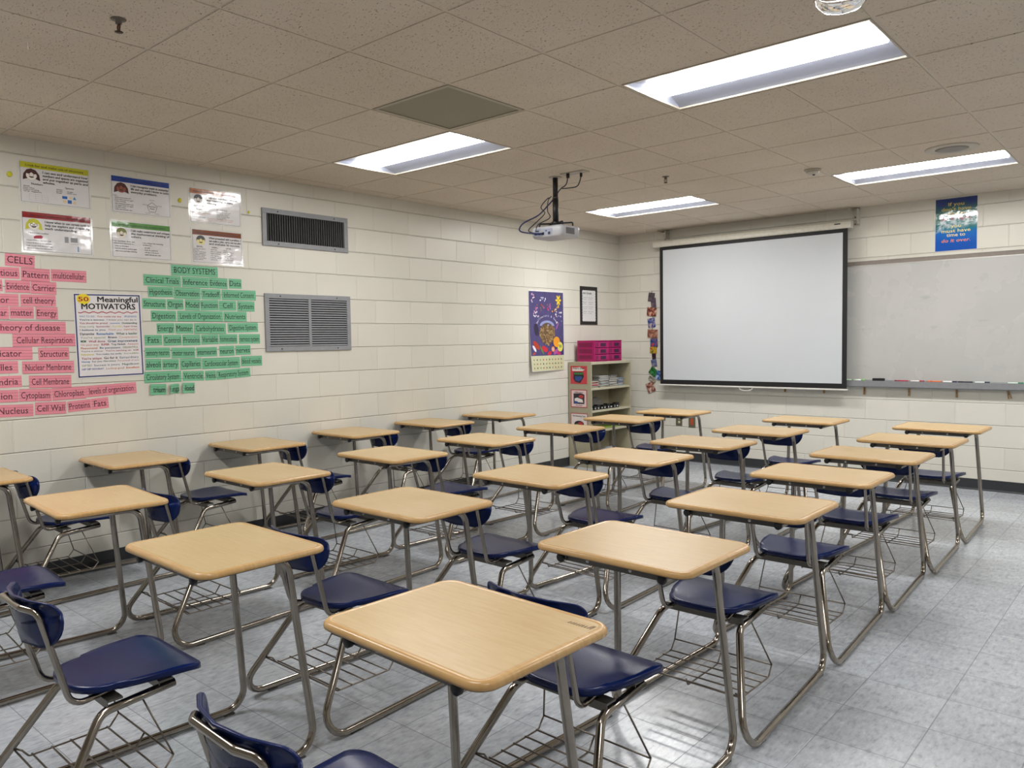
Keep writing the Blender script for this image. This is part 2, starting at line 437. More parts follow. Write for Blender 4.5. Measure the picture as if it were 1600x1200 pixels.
# recessed troffers
def lens_mat(name, power):
    m = bpy.data.materials.new(name); m.use_nodes = True
    b = m.node_tree.nodes['Principled BSDF']; b.inputs['Base Color'].default_value = (.9, .9, .9, 1)
    b.inputs['Emission Color'].default_value = (1, .99, .97, 1); b.inputs['Emission Strength'].default_value = power
    return m
M_LENS = lens_mat('lit lens', LAMP); M_LENS_BOOST = lens_mat('lit lens boosted', LAMP*1.6)  # second lens has added strength, only to brighten the dim walls
M_REFL = mat('reflector with painted shade', '999EAF', .45, var=.01)  # white panel coloured grey, shade put in to keep it from blowing out
def troffer(lens=None):
    t = empty('ceiling_light', (0, 0, 0))
    w, d = 2*T-.022, T-.022; hw, hd = w/2, d/2; e = .010; up = .032; iy = .18; ix = .04
    f = MB()
    # thin frame lip
    for (a, b) in (((-hw, -hd), (hw, -hd+e)), ((-hw, hd-e), (hw, hd)), ((-hw, -hd+e), (-hw+e, hd-e)), ((hw-e, -hd+e), (hw, hd-e))):
        f.box((a[0], a[1], -.001), (b[0], b[1], .008))
    f.build('frame', mat('troffer frame', 'B9AF9F', .5), t)
    r = MB(); a = (hw-e, hd-e); c = (hw-ix, hd-iy)
    n = 6
    def ring(k):
        z = .008+up*(k/n)**.8
        X = a[0]+(c[0]-a[0])*(k/n); Y = a[1]+(c[1]-a[1])*(k/n)
        return [(-X, -Y, z), (X, -Y, z), (X, Y, z), (-X, Y, z)]
    loops = [ring(k) for k in range(n+1)]
    b0 = 0; V = [p for L in loops for p in L]; F = []
    for k in range(n):
        for q in range(4): F.append((k*4+q, (k+1)*4+q, (k+1)*4+(q+1) % 4, k*4+(q+1) % 4))
    r.add(V, F, 0, False); r.build('reflector', M_REFL, t)
    z = .008+up
    lm = MB(); V = []; F = []; N = 10
    for X in (-c[0], c[0]):
        for k in range(N+1):
            q = -1+2*k/N; V.append((X, c[1]*q, z-.034*math.sqrt(max(0, 1-q*q))*.98))
    for k in range(N): F.append((k, N+1+k, N+2+k, k+1)[::-1])
    F.append(tuple(range(N+1))[::-1] if False else tuple(range(N+1))); F.append(tuple(range(2*N+1, N, -1)))
    lm.add(V, F); lm.build('lens', lens or M_LENS, t)
    MB().box((-hw, -hd, z+.004), (hw, hd, z+.03)).build('housing', M_GREYMETAL, t)
    return t
TL = {(1, 4): 'lit recessed ceiling light beside the square grey return panel, left of the projector',
      (5, 4): 'largest lit recessed ceiling light, above the middle desks at top right',
      (1, 9): 'lit recessed ceiling light just right of the projector, nearest the screen corner',
      (5, 9): 'lit recessed ceiling light by the round speaker, near the teal poster',
      (9, 4): 'lit recessed ceiling light over the open aisle beyond the right edge',
      (9, 9): 'lit recessed ceiling light by the right end of the whiteboard',
      (1, -1): 'lit recessed ceiling light at the back of the room by the poster wall',
      (5, -1): 'lit recessed ceiling light above the camera',
      (9, -1): 'lit recessed ceiling light at the back right of the room'}
t0 = troffer(); t1 = troffer(M_LENS_BOOST); used = set()
for q, (i, j) in enumerate(LIGHTS):
    src = t1 if j == 9 or (i, j) == (1, -1) else t0
    t = copy_tree(src) if src.name in used else src
    used.add(src.name)
    t.location = (jx(i)+T, T*j+T/2, H)
    tag(t, TL[(i, j)], 'ceiling light', 'recessed fluorescent ceiling lights')

# ---------------------------------------------------------------- student desks
def dtop_loop(w, d, inset, z, r=.055):
    return [(x, y, z) for x, y in rrect(w-2*inset, d-2*inset, max(r-inset, .012), 7)]
def pad(outline, zf, thick, lip, rings=7, lipin=.004):
    """thin moulded shell: outline in the plane, zf(x, y) the surface height; returns loops"""
    top = []
    for k in range(1, rings+1):
        s = k/rings; top.append([(x*s, y*s) for x, y in outline])
    L = []
    for ring in top: L.append([(x, y, zf(x, y)) for x, y in ring])
    return L
def seat_mesh():
    yc = -.385; n = 7
    o = []
    fw_, rw_, fl, rl = .196, .150, .20, .165         # half widths, lengths front and back of the centre
    def cor(x, y, r, a0):
        return [(x+r*math.cos(math.radians(a0+90*k/n)), y+r*math.sin(math.radians(a0+90*k/n))) for k in range(n+1)]
    o += cor(fw_-.06, fl-.06, .06, 0)+cor(-fw_+.06, fl-.06, .06, 90)
    o += [(-.187, .05), (-.175, -.01), (-.161, -.052)]+cor(-rw_+.105, -rl+.105, .105, 180)
    o += cor(rw_-.105, -rl+.105, .105, 270)+[(.161, -.052), (.175, -.01), (.187, .05)]
    def zf(x, y):
        q = (x/.2)**2
        z = .436+.011*q
        if y > .1: z -= .013*((y-.1)/.095)**2
        if y < -.08: z += .012*((-.08-y)/.11)**2
        return z
    mb = MB(); R = 8; loops = []
    for k in range(1, R+1): loops.append([(x*k/R, y*k/R+yc, zf(x*k/R, y*k/R)) for x, y in o])
    out = [(x*1.012, y*1.012+yc, zf(x, y)-.004) for x, y in o]
    lip = [(x*1.014, y*1.014+yc, zf(x, y)-.019) for x, y in o]
    inn = [(x*.985, y*.985+yc, zf(x, y)-.019) for x, y in o]
    bot = [(x*k/R, y*k/R+yc, zf(x*k/R, y*k/R)-.007) for x, y in o for k in (R-1,)]
    bot2 = [(x*.3, y*.3+yc, zf(x*.3, y*.3)-.007) for x, y in o]
    loops += [out, lip, inn, bot, bot2]
    mb.loft(list(reversed(loops)), 0, True, True)
    return mb
def back_mesh():
    n = 7
    def cor(x, z, r, a0):
        return [(x+r*math.cos(math.radians(a0+90*k/n)), z+r*math.sin(math.radians(a0+90*k/n))) for k in range(n+1)]
    def ell(s): return [(s*(w-.09)+(s*.09)*math.sin(a)*1.0, b+.105-.105*math.cos(a)) for a in [math.radians(q) for q in ((90, 78, 66, 54, 42, 30, 18, 6) if s < 0 else (6, 18, 30, 42, 54, 66, 78, 90))]]
    w, t, b = .186, .082, -.058
    o = cor(w-.035, t-.035, .035, 0)+[(.09, t+.004), (0, t+.006), (-.09, t+.004)]+cor(-w+.035, t-.035, .035, 90)
    o += ell(-1)+[(0, b)]+ell(1)
    zc = .637
    def yf(x, z): return -.652+.062*(x/.186)**2-.16*z+(.25*(z-.06)**2/.03*-.25 if z > .06 else 0)
    mb = MB(); R = 7; loops = []
    for k in range(1, R+1): loops.append([(x*k/R, yf(x*k/R, z*k/R)+.005, zc+z*k/R) for x, z in o])
    loops.append([(x*1.015, yf(x, z), zc+z*1.02) for x, z in o])
    loops.append([(x*1.01, yf(x, z)-.006, zc+z*1.01) for x, z in o])
    loops.append([(x*.97, yf(x, z)-.004, zc+z*.96) for x, z in o])
    for k in (R-1, 3, 1): loops.append([(x*k/R, yf(x*k/R, z*k/R)-.004, zc+z*k/R) for x, z in o])
    mb.loft(loops, 0, True, True)
    return mb
TR = .0135; FO = .010; XO = .020      # the frame and the chair sit a little right of the desktop centre
def side_path(s):
    P = [(s*.20+FO, -.222, .7085), (s*.20+FO, .122, .7085), (s*.245+FO, .188, TR+.004), (s*.292+FO, -.735, TR+.004), (s*.166+FO, -.495, .368), (s*.164+FO, -.272, .388)]
    return fillet(P, [.062, .075, .07, .06], 7)
def make_desk():
    t = empty('student_desk', (0, 0, 0))
    w, d = .613, .474
    L = [dtop_loop(w, d, .03, .722), dtop_loop(w, d, .006, .7225), dtop_loop(w, d, .0015, .726), dtop_loop(w, d, 0, .732), dtop_loop(w, d, .002, .7395), dtop_loop(w, d, .0065, .7438),
         dtop_loop(w, d, .011, .7452), dtop_loop(w, d, .0185, .7452), dtop_loop(w, d, .0205, .7446), dtop_loop(w, d, .023, .7446)]
    mb = MB(); mb.loft(L, [2, 2, 1, 1, 1, 1, 1, 1, 1])
    mb.m[-1] = 0; mb.m[-2] = 2
    mb.build('desktop', [M_TOP, M_EDGE, M_UNDER], t)
    for s in (-1, 1):
        P = side_path(s)
        fr = MB().tube(P, TR, 12).build('sled_frame', M_CHROME, t)
        cap = MB(); cap.lathe([(.0, -.003), (.010, -.003), (.0155, 0), (.0155, .012), (.0135, .012)], (s*.20+FO, -.222, .7085), 'Y', 14)
        # lathe along Y grows toward -Y; flip to sit on the open end
        cap.v = [(x, -.222-(y+.222)*1.0, z) for x, y, z in cap.v]
        cap.build('end_cap', M_BLACK, fr)
        for yy in (.12, -.56):
            xx = s*(.245+(.188-yy)/.923*.047)+FO
            MB().box((xx-.007, yy-.02, .0), (xx+.007, yy+.02, .006)).build('floor_glide', M_STEEL, fr)
        # plate between the frame tube and the seat
    # cross bars under the desktop, with bolts
    for yy in (-.195, .12):
        cb = MB().box((-.196+FO, yy-.010, .698), (.196+FO, yy+.010, .7225)).build('cross_bar', M_STEEL, t, bevel=.002)
        for xx in (-.085, .085):
            if yy < 0: MB().lathe([(0, .0045), (.004, .004), (.0062, .001), (.0062, 0)][::-1], (xx, yy-.010, .711), 'Y', 10).build('bolt', M_WHITE, cb)
    # seat support rails
    for yy, xx, zz in ((-.30, .155, .4035), (-.455, .158, .3965)):
        br = MB().box((XO-xx-.006, yy-.022, zz-.0025), (XO+xx+.006, yy+.022, zz+.004)); 
        br.box((XO-xx-.006, yy-.024, zz-.022), (XO+xx+.006, yy-.021, zz+.004)); 
        br.build('seat_brace', M_STEEL, t)
    se = seat_mesh().build('seat', M_NAVY, t, (XO, 0, 0))
    bk = back_mesh().build('backrest', M_NAVY, t, (XO, 0, 0))
    P = [(-.098, -.29, .4165), (-.124, -.562, .388), (-.134, -.642, .694), (-.085, -.670, .704), (.085, -.670, .704), (.134, -.642, .694), (.124, -.562, .388), (.098, -.29, .4165)]
    P = [(x+XO, y, z) for x, y, z in P]
    MB().tube(fillet(P, [.05, .03, .02, .02, .03, .05], 6), .0095, 10).build('back_tube', M_CHROME, t)
    MB().box((XO-.03, -.667, .682), (XO+.03, -.650, .708)).build('back_bracket', M_STEEL, t)
    # wire book basket
    b = MB(); r = .0031; zf = .142; x0 = .212; yf_, yr = -.335, -.585
    rim = .180
    b.tube(fillet([(-x0, yf_+.03, rim), (x0, yf_+.03, rim)], 0), r, 6)
    b.tube(fillet([(-x0, yf_+.03, rim), (-x0, yf_, zf), (-x0+.004, yr, zf), (-x0+.01, yr-.02, rim-.01)], .01, 3), r, 6)
    b.tube(fillet([(x0, yf_+.03, rim), (x0, yf_, zf), (x0-.004, yr, zf), (x0-.01, yr-.02, rim-.01)], .01, 3), r, 6)
    b.tube(fillet([(0, yf_+.03, rim), (0, yf_, zf-.004), (0, yr, zf-.004), (0, yr-.012, rim-.015)], .01, 3), r, 6)
    for k in range(5): b.tube([(-x0, yf_-.01-k*(yf_-yr-.02)/4, zf+.003), (x0, yf_-.01-k*(yf_-yr-.02)/4, zf+.003)], r, 6)
    b.tube([(-x0-.035, yr-.035, rim-.01), (x0+.035, yr-.035, rim-.01)], r, 6)
    for s in (-1, 1):
        b.tube([(s*x0, yf_+.03, rim), (s*.15, -.37, .37)], r, 6)
        b.tube([(s*(x0-.01), yr-.02, rim-.01), (s*(x0+.03), yr-.035, rim-.01)], r, 6)
    b.v = [(x+FO, y, z) for x, y, z in b.v]
    b.build('book_basket', M_WIRE, t)
    return t
DESKS = {"A1": [4.05, 0.406, -0.036], "A2": [4.002, 1.343, -0.019], "A3": [4.003, 2.229, -0.0], "A4": [3.989, 3.123, 0.001], "A5": [3.984, 3.984, -0.001], "A6": [3.996, 4.838, -0.012], "A7": [3.983, 5.735, -0.006], "B1": [2.84, 0.419, -0.017], "B2": [2.804, 1.342, -0.003], "B3": [2.816, 2.243, -0.02], "B4": [2.855, 3.105, -0.03], "B5": [2.893, 3.937, -0.03], "B6": [2.93, 4.798, -0.03], "B7": [2.933, 5.732, -0.01], "C1": [1.556, 0.476, -0.072], "C2": [1.541, 1.391, -0.018], "C3": [1.543, 2.296, -0.014], "C4": [1.532, 3.197, -0.007], "C5": [1.535, 4.09, -0.003], "C6": [1.554, 5.008, 0.0], "C7": [1.607, 5.814, -0.002], "D1": [0.333, 1.168, -0.034], "D2": [0.326, 2.05, -0.018], "D3": [0.328, 2.936, -0.013], "D4": [0.324, 3.813, -0.007], "D5": [0.323, 4.678, -0.004], "D0": [0.335, 0.285, -0.03]}
ROWN = {'A': 'rightmost row by the aisle', 'B': 'second row from the aisle', 'C': 'third row from the aisle', 'D': 'row against the poster wall'}
ORD = {1: 'nearest the camera', 2: 'second from the camera', 3: 'third from the camera', 4: 'fourth from the camera', 5: 'fifth from the camera', 6: 'sixth from the camera', 7: 'farthest away'}
SPEC = {'A1': 'largest foreground maple-top student desk with dark scribble on its far corner',
        'B1': 'left foreground maple-top student desk whose navy seat shows a purplish sheen',
        'D0': 'maple-top student desk cut off by the left edge, against the poster wall',
        'D1': 'maple-top student desk against the poster wall, below the pink word cards',
        'D5': 'maple-top student desk against the poster wall, nearest the bookcase',
        'C7': 'maple-top student desk nearest the wall outlets under the projection screen'}
dk0 = make_desk(); first = True
for k, (x, y, r) in DESKS.items():
    o = dk0 if first else copy_tree(dk0); first = False
    o.location = (x, y, 0); o.rotation_euler = (0, 0, r)
    lab = SPEC.get(k) or 'maple-top student desk, %s in the %s' % (ORD[int(k[1])], ROWN[k[0]])
    tag(o, lab, 'desk', 'student desks with attached navy seats')
    if k == 'A1': a1 = o
    if k in ('A1', 'A2', 'B1', 'B2', 'C1'):      # these backrests stand a little proud of the desk in front
        for c in o.children:
            if c.name.split('.')[0] in ('backrest', 'back_tube', 'back_bracket'): c.location.z = .013
sc = MB(); random.seed(3)
for q in range(9):
    px = .205+q*.0085; a = random.uniform(-.5, .5)
    sc.add([(px, .158, 0), (px+.0025, .158, 0), (px+.006+a*.006, .158+.014+.01*(q > 6), 0), (px+.0035+a*.006, .172+.01*(q > 6), 0)], [(0, 1, 2, 3)])
sc.build('pencil_marks', mat('marker ink', '3A2018', .8), a1, loc=(0, .01, .7451))

# ---------------------------------------------------------------- left wall: vents
def vent(name, cy, cz, w, h, vertical, label):
    t = empty(name, (0, cy, cz-h/2), (0, 0, LEFT)); b = .038
    f = MB()
    for a, c in (((-w/2, 0), (w/2, b)), ((-w/2, h-b), (w/2, h)), ((-w/2, b), (-w/2+b, h-b)), ((w/2-b, b), (w/2, h-b))):
        f.box((a[0], -.012, a[1]), (c[0], -.0005, c[1]))
    fr = f.build('frame', M_GREYMETAL, t, bevel=.002)
    for sx in (-w*.33, w*.33):
        for z in (b/2, h-b/2): MB().lathe([(.006, 0), (.004, .002), (0, .003)], (sx, -.012, z), 'Y', 8).build('screw', M_BLACK, fr)
    MB().box((-w/2+.01, -.0012, .01), (w/2-.01, -.0004, h-.01)).build('dark_backing', M_DARK, t)
    s = MB(); sm_ = mat('slat metal', '6E6F70', .5)
    if vertical:
        n = 34
        for k in range(n):
            x = -w/2+b+(w-2*b)*(k+.5)/n; s.obox((x, -.0065, b), (x, -.0065, h-b), .0025, .009, 0, (0, 1, 0))
    else:
        n = 20
        for k in range(n):
            z = b+(h-2*b)*(k+.5)/n; s.add([(-w/2+b, -.0015, z+.004), (w/2-b, -.0015, z+.004), (w/2-b, -.0105, z-.006), (-w/2+b, -.0105, z-.006),
                                          (-w/2+b, -.0015, z+.0055), (w/2-b, -.0015, z+.0055), (w/2-b, -.0105, z-.0045), (-w/2+b, -.0105, z-.0045)],
                                         [(0, 3, 2, 1), (4, 5, 6, 7), (3, 7, 6, 2), (0, 1, 5, 4), (0, 4, 7, 3), (1, 2, 6, 5)])
        MB().box((-.012, -.0125, b), (.012, -.0015, h-b)).build('mullion', M_GREYMETAL, t)
    s.build('slats', sm_ if vertical else M_GREYMETAL, t)
    tag(t, label, 'vent')
vent('wall_vent', 2.752, 2.367, .808, .289, True, 'upper grey wall vent with dark upright slats')
vent('wall_vent', 2.755, 1.628, .815, .453, False, 'lower grey wall vent with two panels of level slats')

# ---------------------------------------------------------------- word cards
def ruled(name, col, dark):
    m = bpy.data.materials.new(name); m.use_nodes = True; g = NG(m); b = g.n['Principled BSDF']
    tc = g.node('ShaderNodeTexCoord'); sp = g.node('ShaderNodeSeparateXYZ'); g.l.new(tc.outputs['Object'], sp.inputs[0])
    z = g.math('MODULO', g.math('ADD', sp.outputs[2], 1.0), .0187)
    ln = g.step(g.math('ABSOLUTE', g.math('SUBTRACT', z, .009)), .0004, .0022)
    n = g.noise(tc.outputs['Object'], 12, 3)
    base = g.ramp(n, [(.3, lin(col)), (.7, tuple(x*1.08 for x in lin(col)))])
    g.l.new(g.mix(ln, lin(dark), base), b.inputs['Base Color']); b.inputs['Roughness'].default_value = .6
    return m
M_PINK = ruled('pink ruled card', 'DC8896', 'B56A7A'); M_GREEN = ruled('green ruled card', '70B48D', '4E8E6C')
M_INK = mat('black ink', '1E1B22', .7); M_INK2 = mat('dark pink ink', '3A1A2A', .7)
GREEN = [('BODY SYSTEMS', 1.799, 1.992, 0.349, 0.076, 0.003),
    ('Clinical Trials', 1.56, 1.913, 0.263, 0.075, -0.005),
    ('Inference', 1.8, 1.912, 0.201, 0.075, 0.001),
    ('Evidence', 1.976, 1.913, 0.144, 0.077, -0.008),
    ('Data', 2.11, 1.916, 0.103, 0.072, 0.005),
    ('Hypothesis', 1.545, 1.834, 0.176, 0.072, 0.018),
    ('Observation', 1.736, 1.831, 0.197, 0.079, -0.0),
    ('Tradeoff', 1.915, 1.83, 0.15, 0.074, 0.019),
    ('Informed Consent', 2.138, 1.831, 0.278, 0.075, 0.01),
    ('Structure', 1.497, 1.75, 0.164, 0.072, -0.013),
    ('Organ', 1.645, 1.75, 0.119, 0.073, 0.02),
    ('Model', 1.771, 1.749, 0.111, 0.077, -0.015),
    ('Function', 1.9, 1.75, 0.139, 0.075, 0.039),
    ('Cell', 2.042, 1.75, 0.137, 0.073, 0.019),
    ('System', 2.192, 1.749, 0.143, 0.075, -0.009),
    ('Digestion', 1.559, 1.668, 0.178, 0.072, 0.002),
    ('Levels of Organization', 1.829, 1.669, 0.345, 0.075, 0.004),
    ('Nutrients', 2.101, 1.67, 0.186, 0.074, 0.008),
    ('Energy', 1.57, 1.581, 0.125, 0.071, 0.022),
    ('Matter', 1.704, 1.58, 0.131, 0.073, -0.002),
    ('Carbohydrates', 1.898, 1.58, 0.243, 0.076, 0.002),
    ('Digestive System', 2.162, 1.588, 0.251, 0.072, 0.021),
    ('Fats', 1.48, 1.499, 0.12, 0.071, 0.006),
    ('Control', 1.615, 1.498, 0.131, 0.074, 0.015),
    ('Proteins', 1.754, 1.498, 0.134, 0.076, 0.01),
    ('Variable', 1.894, 1.501, 0.133, 0.073, 0.021),
    ('homeostasis', 2.039, 1.503, 0.145, 0.071, -0.003),
    ('nervous system', 2.213, 1.502, 0.177, 0.073, -0.003),
    ('sensory neuron', 1.507, 1.412, 0.175, 0.071, 0.001),
    ('motor neuron', 1.691, 1.407, 0.173, 0.074, -0.005),
    ('interneuron', 1.867, 1.41, 0.159, 0.069, 0.013),
    ('neuron', 2.024, 1.414, 0.12, 0.074, 0.018),
    ('nerves', 2.156, 1.418, 0.124, 0.071, 0.013),
    ('alveoli', 1.475, 1.33, 0.111, 0.077, -0.016),
    ('artery', 1.595, 1.328, 0.118, 0.074, -0.017),
    ('Capillaries', 1.742, 1.327, 0.156, 0.077, 0.014),
    ('Cardiovascular System', 1.977, 1.325, 0.3, 0.08, 0.007),
    ('blood vessels', 2.224, 1.334, 0.178, 0.075, 0.002),
    ('Circulatory System', 1.538, 1.242, 0.262, 0.077, -0.004),
    ('Ventricle', 1.758, 1.239, 0.159, 0.071, -0.023),
    ('Veins', 1.889, 1.237, 0.084, 0.071, 0.008),
    ('Respiratory System', 2.072, 1.243, 0.272, 0.068, 0.048),
    ('atrium', 1.499, 1.155, 0.113, 0.076, -0.041),
    ('lungs', 1.614, 1.155, 0.067, 0.068, 0.024),
    ('blood', 1.716, 1.155, 0.092, 0.073, -0.03)]
PINK = [('CELLS', 0.685, 1.993, 0.161, 0.076, -0.043),
    ('infectious', 0.578, 1.914, 0.201, 0.069, 0.013),
    ('Pattern', 0.767, 1.91, 0.16, 0.08, -0.025),
    ('multicellular', 0.959, 1.913, 0.208, 0.075, -0.006),
    ('Vaccine', 0.529, 1.836, 0.11, 0.071, 0.034),
    ('Evidence', 0.666, 1.834, 0.136, 0.074, -0.003),
    ('Carrier', 0.81, 1.831, 0.144, 0.077, -0.015),
    ('vector', 0.549, 1.751, 0.235, 0.073, -0.001),
    ('cell theory', 0.776, 1.752, 0.197, 0.072, 0.011),
    ('unicellular', 0.515, 1.673, 0.193, 0.076, -0.006),
    ('matter', 0.681, 1.675, 0.131, 0.072, 0.001),
    ('Energy', 0.82, 1.674, 0.125, 0.076, -0.006),
    ('germ theory of disease', 0.658, 1.584, 0.535, 0.075, -0.004),
    ('Cellular Respiration', 0.802, 1.505, 0.357, 0.079, -0.003),
    ('indicator', 0.58, 1.426, 0.296, 0.077, -0.012),
    ('Structure', 0.85, 1.419, 0.178, 0.077, 0.001),
    ('organelles', 0.513, 1.342, 0.266, 0.074, 0.003),
    ('Nuclear Membrane', 0.816, 1.335, 0.295, 0.076, -0.015),
    ('mitochondria', 0.507, 1.253, 0.31, 0.071, 0.006),
    ('Cell Membrane', 0.823, 1.244, 0.242, 0.078, -0.023),
    ('Diffusion', 0.518, 1.168, 0.244, 0.074, -0.024),
    ('Cytoplasm', 0.735, 1.163, 0.182, 0.077, -0.043),
    ('Chloroplast', 0.928, 1.163, 0.199, 0.079, 0.014),
    ('levels of organization', 1.19, 1.173, 0.321, 0.073, 0.035),
    ('Nucleus', 0.609, 1.075, 0.219, 0.075, -0.031),
    ('Cell Wall', 0.817, 1.076, 0.178, 0.077, -0.028),
    ('Proteins', 0.986, 1.08, 0.141, 0.069, 0.057),
    ('Fats', 1.113, 1.086, 0.107, 0.072, 0.054)]

def card(word, cy, cz, w, h, t, m, colour, idx, visible=True, curl=0.):
    mb = MB(); n = 8; yo = -.0008-.0007*(idx % 3); V = []; F = []
    cnt = n+1
    for q, (z0, z1) in enumerate(((-h/2, h/2),)):
        for k in range(cnt):
            x = -w/2+w*k/n; dy = -curl*(abs(x)/(w/2))**2*(1 if x < 0 else .3)
            for yy, zz in ((yo+dy, z0), (yo+dy, z1), (yo+dy+.0005, z0), (yo+dy+.0005, z1)): V.append((x, yy, zz))
    for k in range(n):
        a, b = k*4, k*4+4
        F += [(a, b, b+1, a+1), (a+2, a+3, b+3, b+2), (a+1, b+1, b+3, a+3), (a, a+2, b+2, b)]
    F += [(0, 1, 3, 2), (n*4, n*4+2, n*4+3, n*4+1)]
    mb.add(V, F)
    o = mb.build('word_card', m, None, (0, cy, cz), (0, -t, LEFT))
    tag(o, '%s word card reading %s, taped to the left wall' % (colour, word), 'word card', '%s word cards' % colour)
    sz = .060 if word.isupper() else .056
    q_ = text_poly(word); tw = min(w*.88, (q_[3]-q_[2])*sz*.9)
    L = MB()
    L.text(word, 0, -.018, sz, tw, yo-.0005-curl*.35, 0, -.006, 0, 'C')
    L.build('lettering', M_INK if colour == 'green' else M_INK2, o)
    return o
for i, (wd, cy, cz, w, h, t) in enumerate(GREEN):
    card(wd, cy, cz, w, h, t, M_GREEN, 'green', i, curl={'lungs': .02, 'atrium': .008, 'blood': .01}.get(wd, 0))
for i, (wd, cy, cz, w, h, t) in enumerate(PINK):
    card(wd, cy, cz, w, h, t, M_PINK, 'pink', i)

# ---------------------------------------------------------------- mathematics posters
def glossy(name, col, rough=.17, bump=.0035, bscale=7):
    return mat(name, col, rough, 0, .5, .8, .02, 20, bump, bscale)
M_SHEET = glossy('laminated white sheet', 'D9D6D8'); M_SHEET2 = mat('clear laminate border', 'D9D8D2', .12, coat=.8)
M_TXT = mat('printed black', '17161A', .5)
def flat(col, rough=.35): return mat('print '+col, col, rough, var=.03)
def face(mb, cx, cz, s, y, hair, skin, hmi, smi, kmi, style):
    """simple drawn child: hair, face, eyes, smile"""
    if style in ('long', 'bob', 'braid'):
        mb.poly([(cx+a*s, cz+b*s) for a, b in ((-1.15, -.75), (-.6, -.55), (0, -.3), (.6, -.55), (1.15, -.75), (1.05, .1), (.6, .75), (0, .95), (-.6, .75), (-1.05, .1))], y, hmi)
    else:
        mb.disc(cx, cz+.2*s, .8*s, .72*s, y, 16, hmi)
    mb.disc(cx, cz-.08*s, .72*s, .6*s, y-.0002, 18, smi)
    mb.poly([(cx+a*s, cz+b*s) for a, b in ((-.62, .2), (-.3, .12), (0, .4), (.35, .12), (.62, .2), (.5, .62), (0, .8), (-.5, .62))], y-.0003, hmi)
    for a in (-.26, .26):
        if style == 'bob':
            mb.disc(cx+a*s, cz, .24*s, .19*s, y-.0004, 12, kmi); mb.disc(cx+a*s, cz, .17*s, .13*s, y-.0005, 12, hmi+0 if False else smi+2)
        else: mb.disc(cx+a*s, cz, .06*s, .07*s, y-.0004, 8, kmi)
    mb.poly([(cx+.34*s*math.cos(a), cz-.2*s+.2*s*math.sin(a)) for a in [PI+PI*k/8 for k in range(9)]], y-.0004, kmi)
def math_poster(cy, cz, w, h, head, hcol, htxt, para, hair, skin, style, extra, label):
    t = empty('math_poster', (0, cy, cz-h/2), (0, 0, LEFT))
    MB().box((-w/2, -.0012, 0), (w/2, -.0004, h)).build('laminate', M_SHEET2, t)
    b = .012; X0, X1, Z0, Z1 = -w/2+b, w/2-b, b, h-b
    # gently buckled laminated sheet
    mb = MB(); nx, nz = 24, 14; V = []; F = []
    for j in range(nz+1):
        for i in range(nx+1): V.append((X0+(X1-X0)*i/nx, -.0016, Z0+(Z1-Z0)*j/nz))
    for j in range(nz):
        for i in range(nx): a = j*(nx+1)+i; F.append((a, a+1, a+nx+2, a+nx+1))
    mb.add(V, F, 0, True); mb.build('sheet', M_SHEET, t)
    y = -.0020
    hd = MB().poly([(X0, Z1-.036), (X1, Z1-.036), (X1, Z1), (X0, Z1)], y); hd.build('header_band', glossy('band '+hcol, hcol), t)
    tx = MB()
    tx.text(head, 0, Z1-.026, .021, min((X1-X0)*.84, .0125*len(head)), y-.0003, 0, .012, 0, 'C')
    tx.build('heading', flat(htxt), t)
    g = MB(); r_ = .0007
    for a, c in (((X0, Z0), (X1, Z0+.0012)), ((X0, Z0), (X0+.0016, Z1)), ((X1-.0012, Z0), (X1, Z1))):
        g.poly([(a[0], a[1]), (c[0], a[1]), (c[0], c[1]), (a[0], c[1])], y)
    for k, ln in enumerate(para):
        g.text(ln, X0+.125, Z1-.060-.0205*k, .0205, min(.0098*len(ln), X1-X0-.13), y, 0, .03, .1)
    extra(g, X0, X1, Z0, Z1, y)
    g.build('lettering', [M_TXT, flat('2A62B0'), flat('D8C49A'), flat('A8324A'), flat('8C8E92'), flat('B4703C'), flat('3A7FB8')], t)
    f = MB(); face(f, X0+.062, Z1-.078, .042, y, 0, 0, 0, 1, 2, style)
    f.build('drawn_face', [flat(hair), flat(skin), flat('2A1C1C'), flat('F2F0EE')], t)
    tag(t, label, 'poster', 'math practice posters')
def lines(g, x, z, ws, dz=.0105, y=0, sz=.0105, mi=0, words=None):
    random.seed(int(abs(x*1000)+abs(z*999)))
    W_ = ['study the parts', 'look for patterns', 'number sense', 'place value', 'what I know', 'check my work', 'make a drawing', 'explain why', 'use a model', 'try again']
    for k, w in enumerate(ws):
        s = W_[(k*3+int(z*100)) % len(W_)]
        if w > .1: s += ' and '+W_[(k*7+2) % len(W_)]
        g.text(s, x, z-k*dz, sz, w, y, mi, .008)
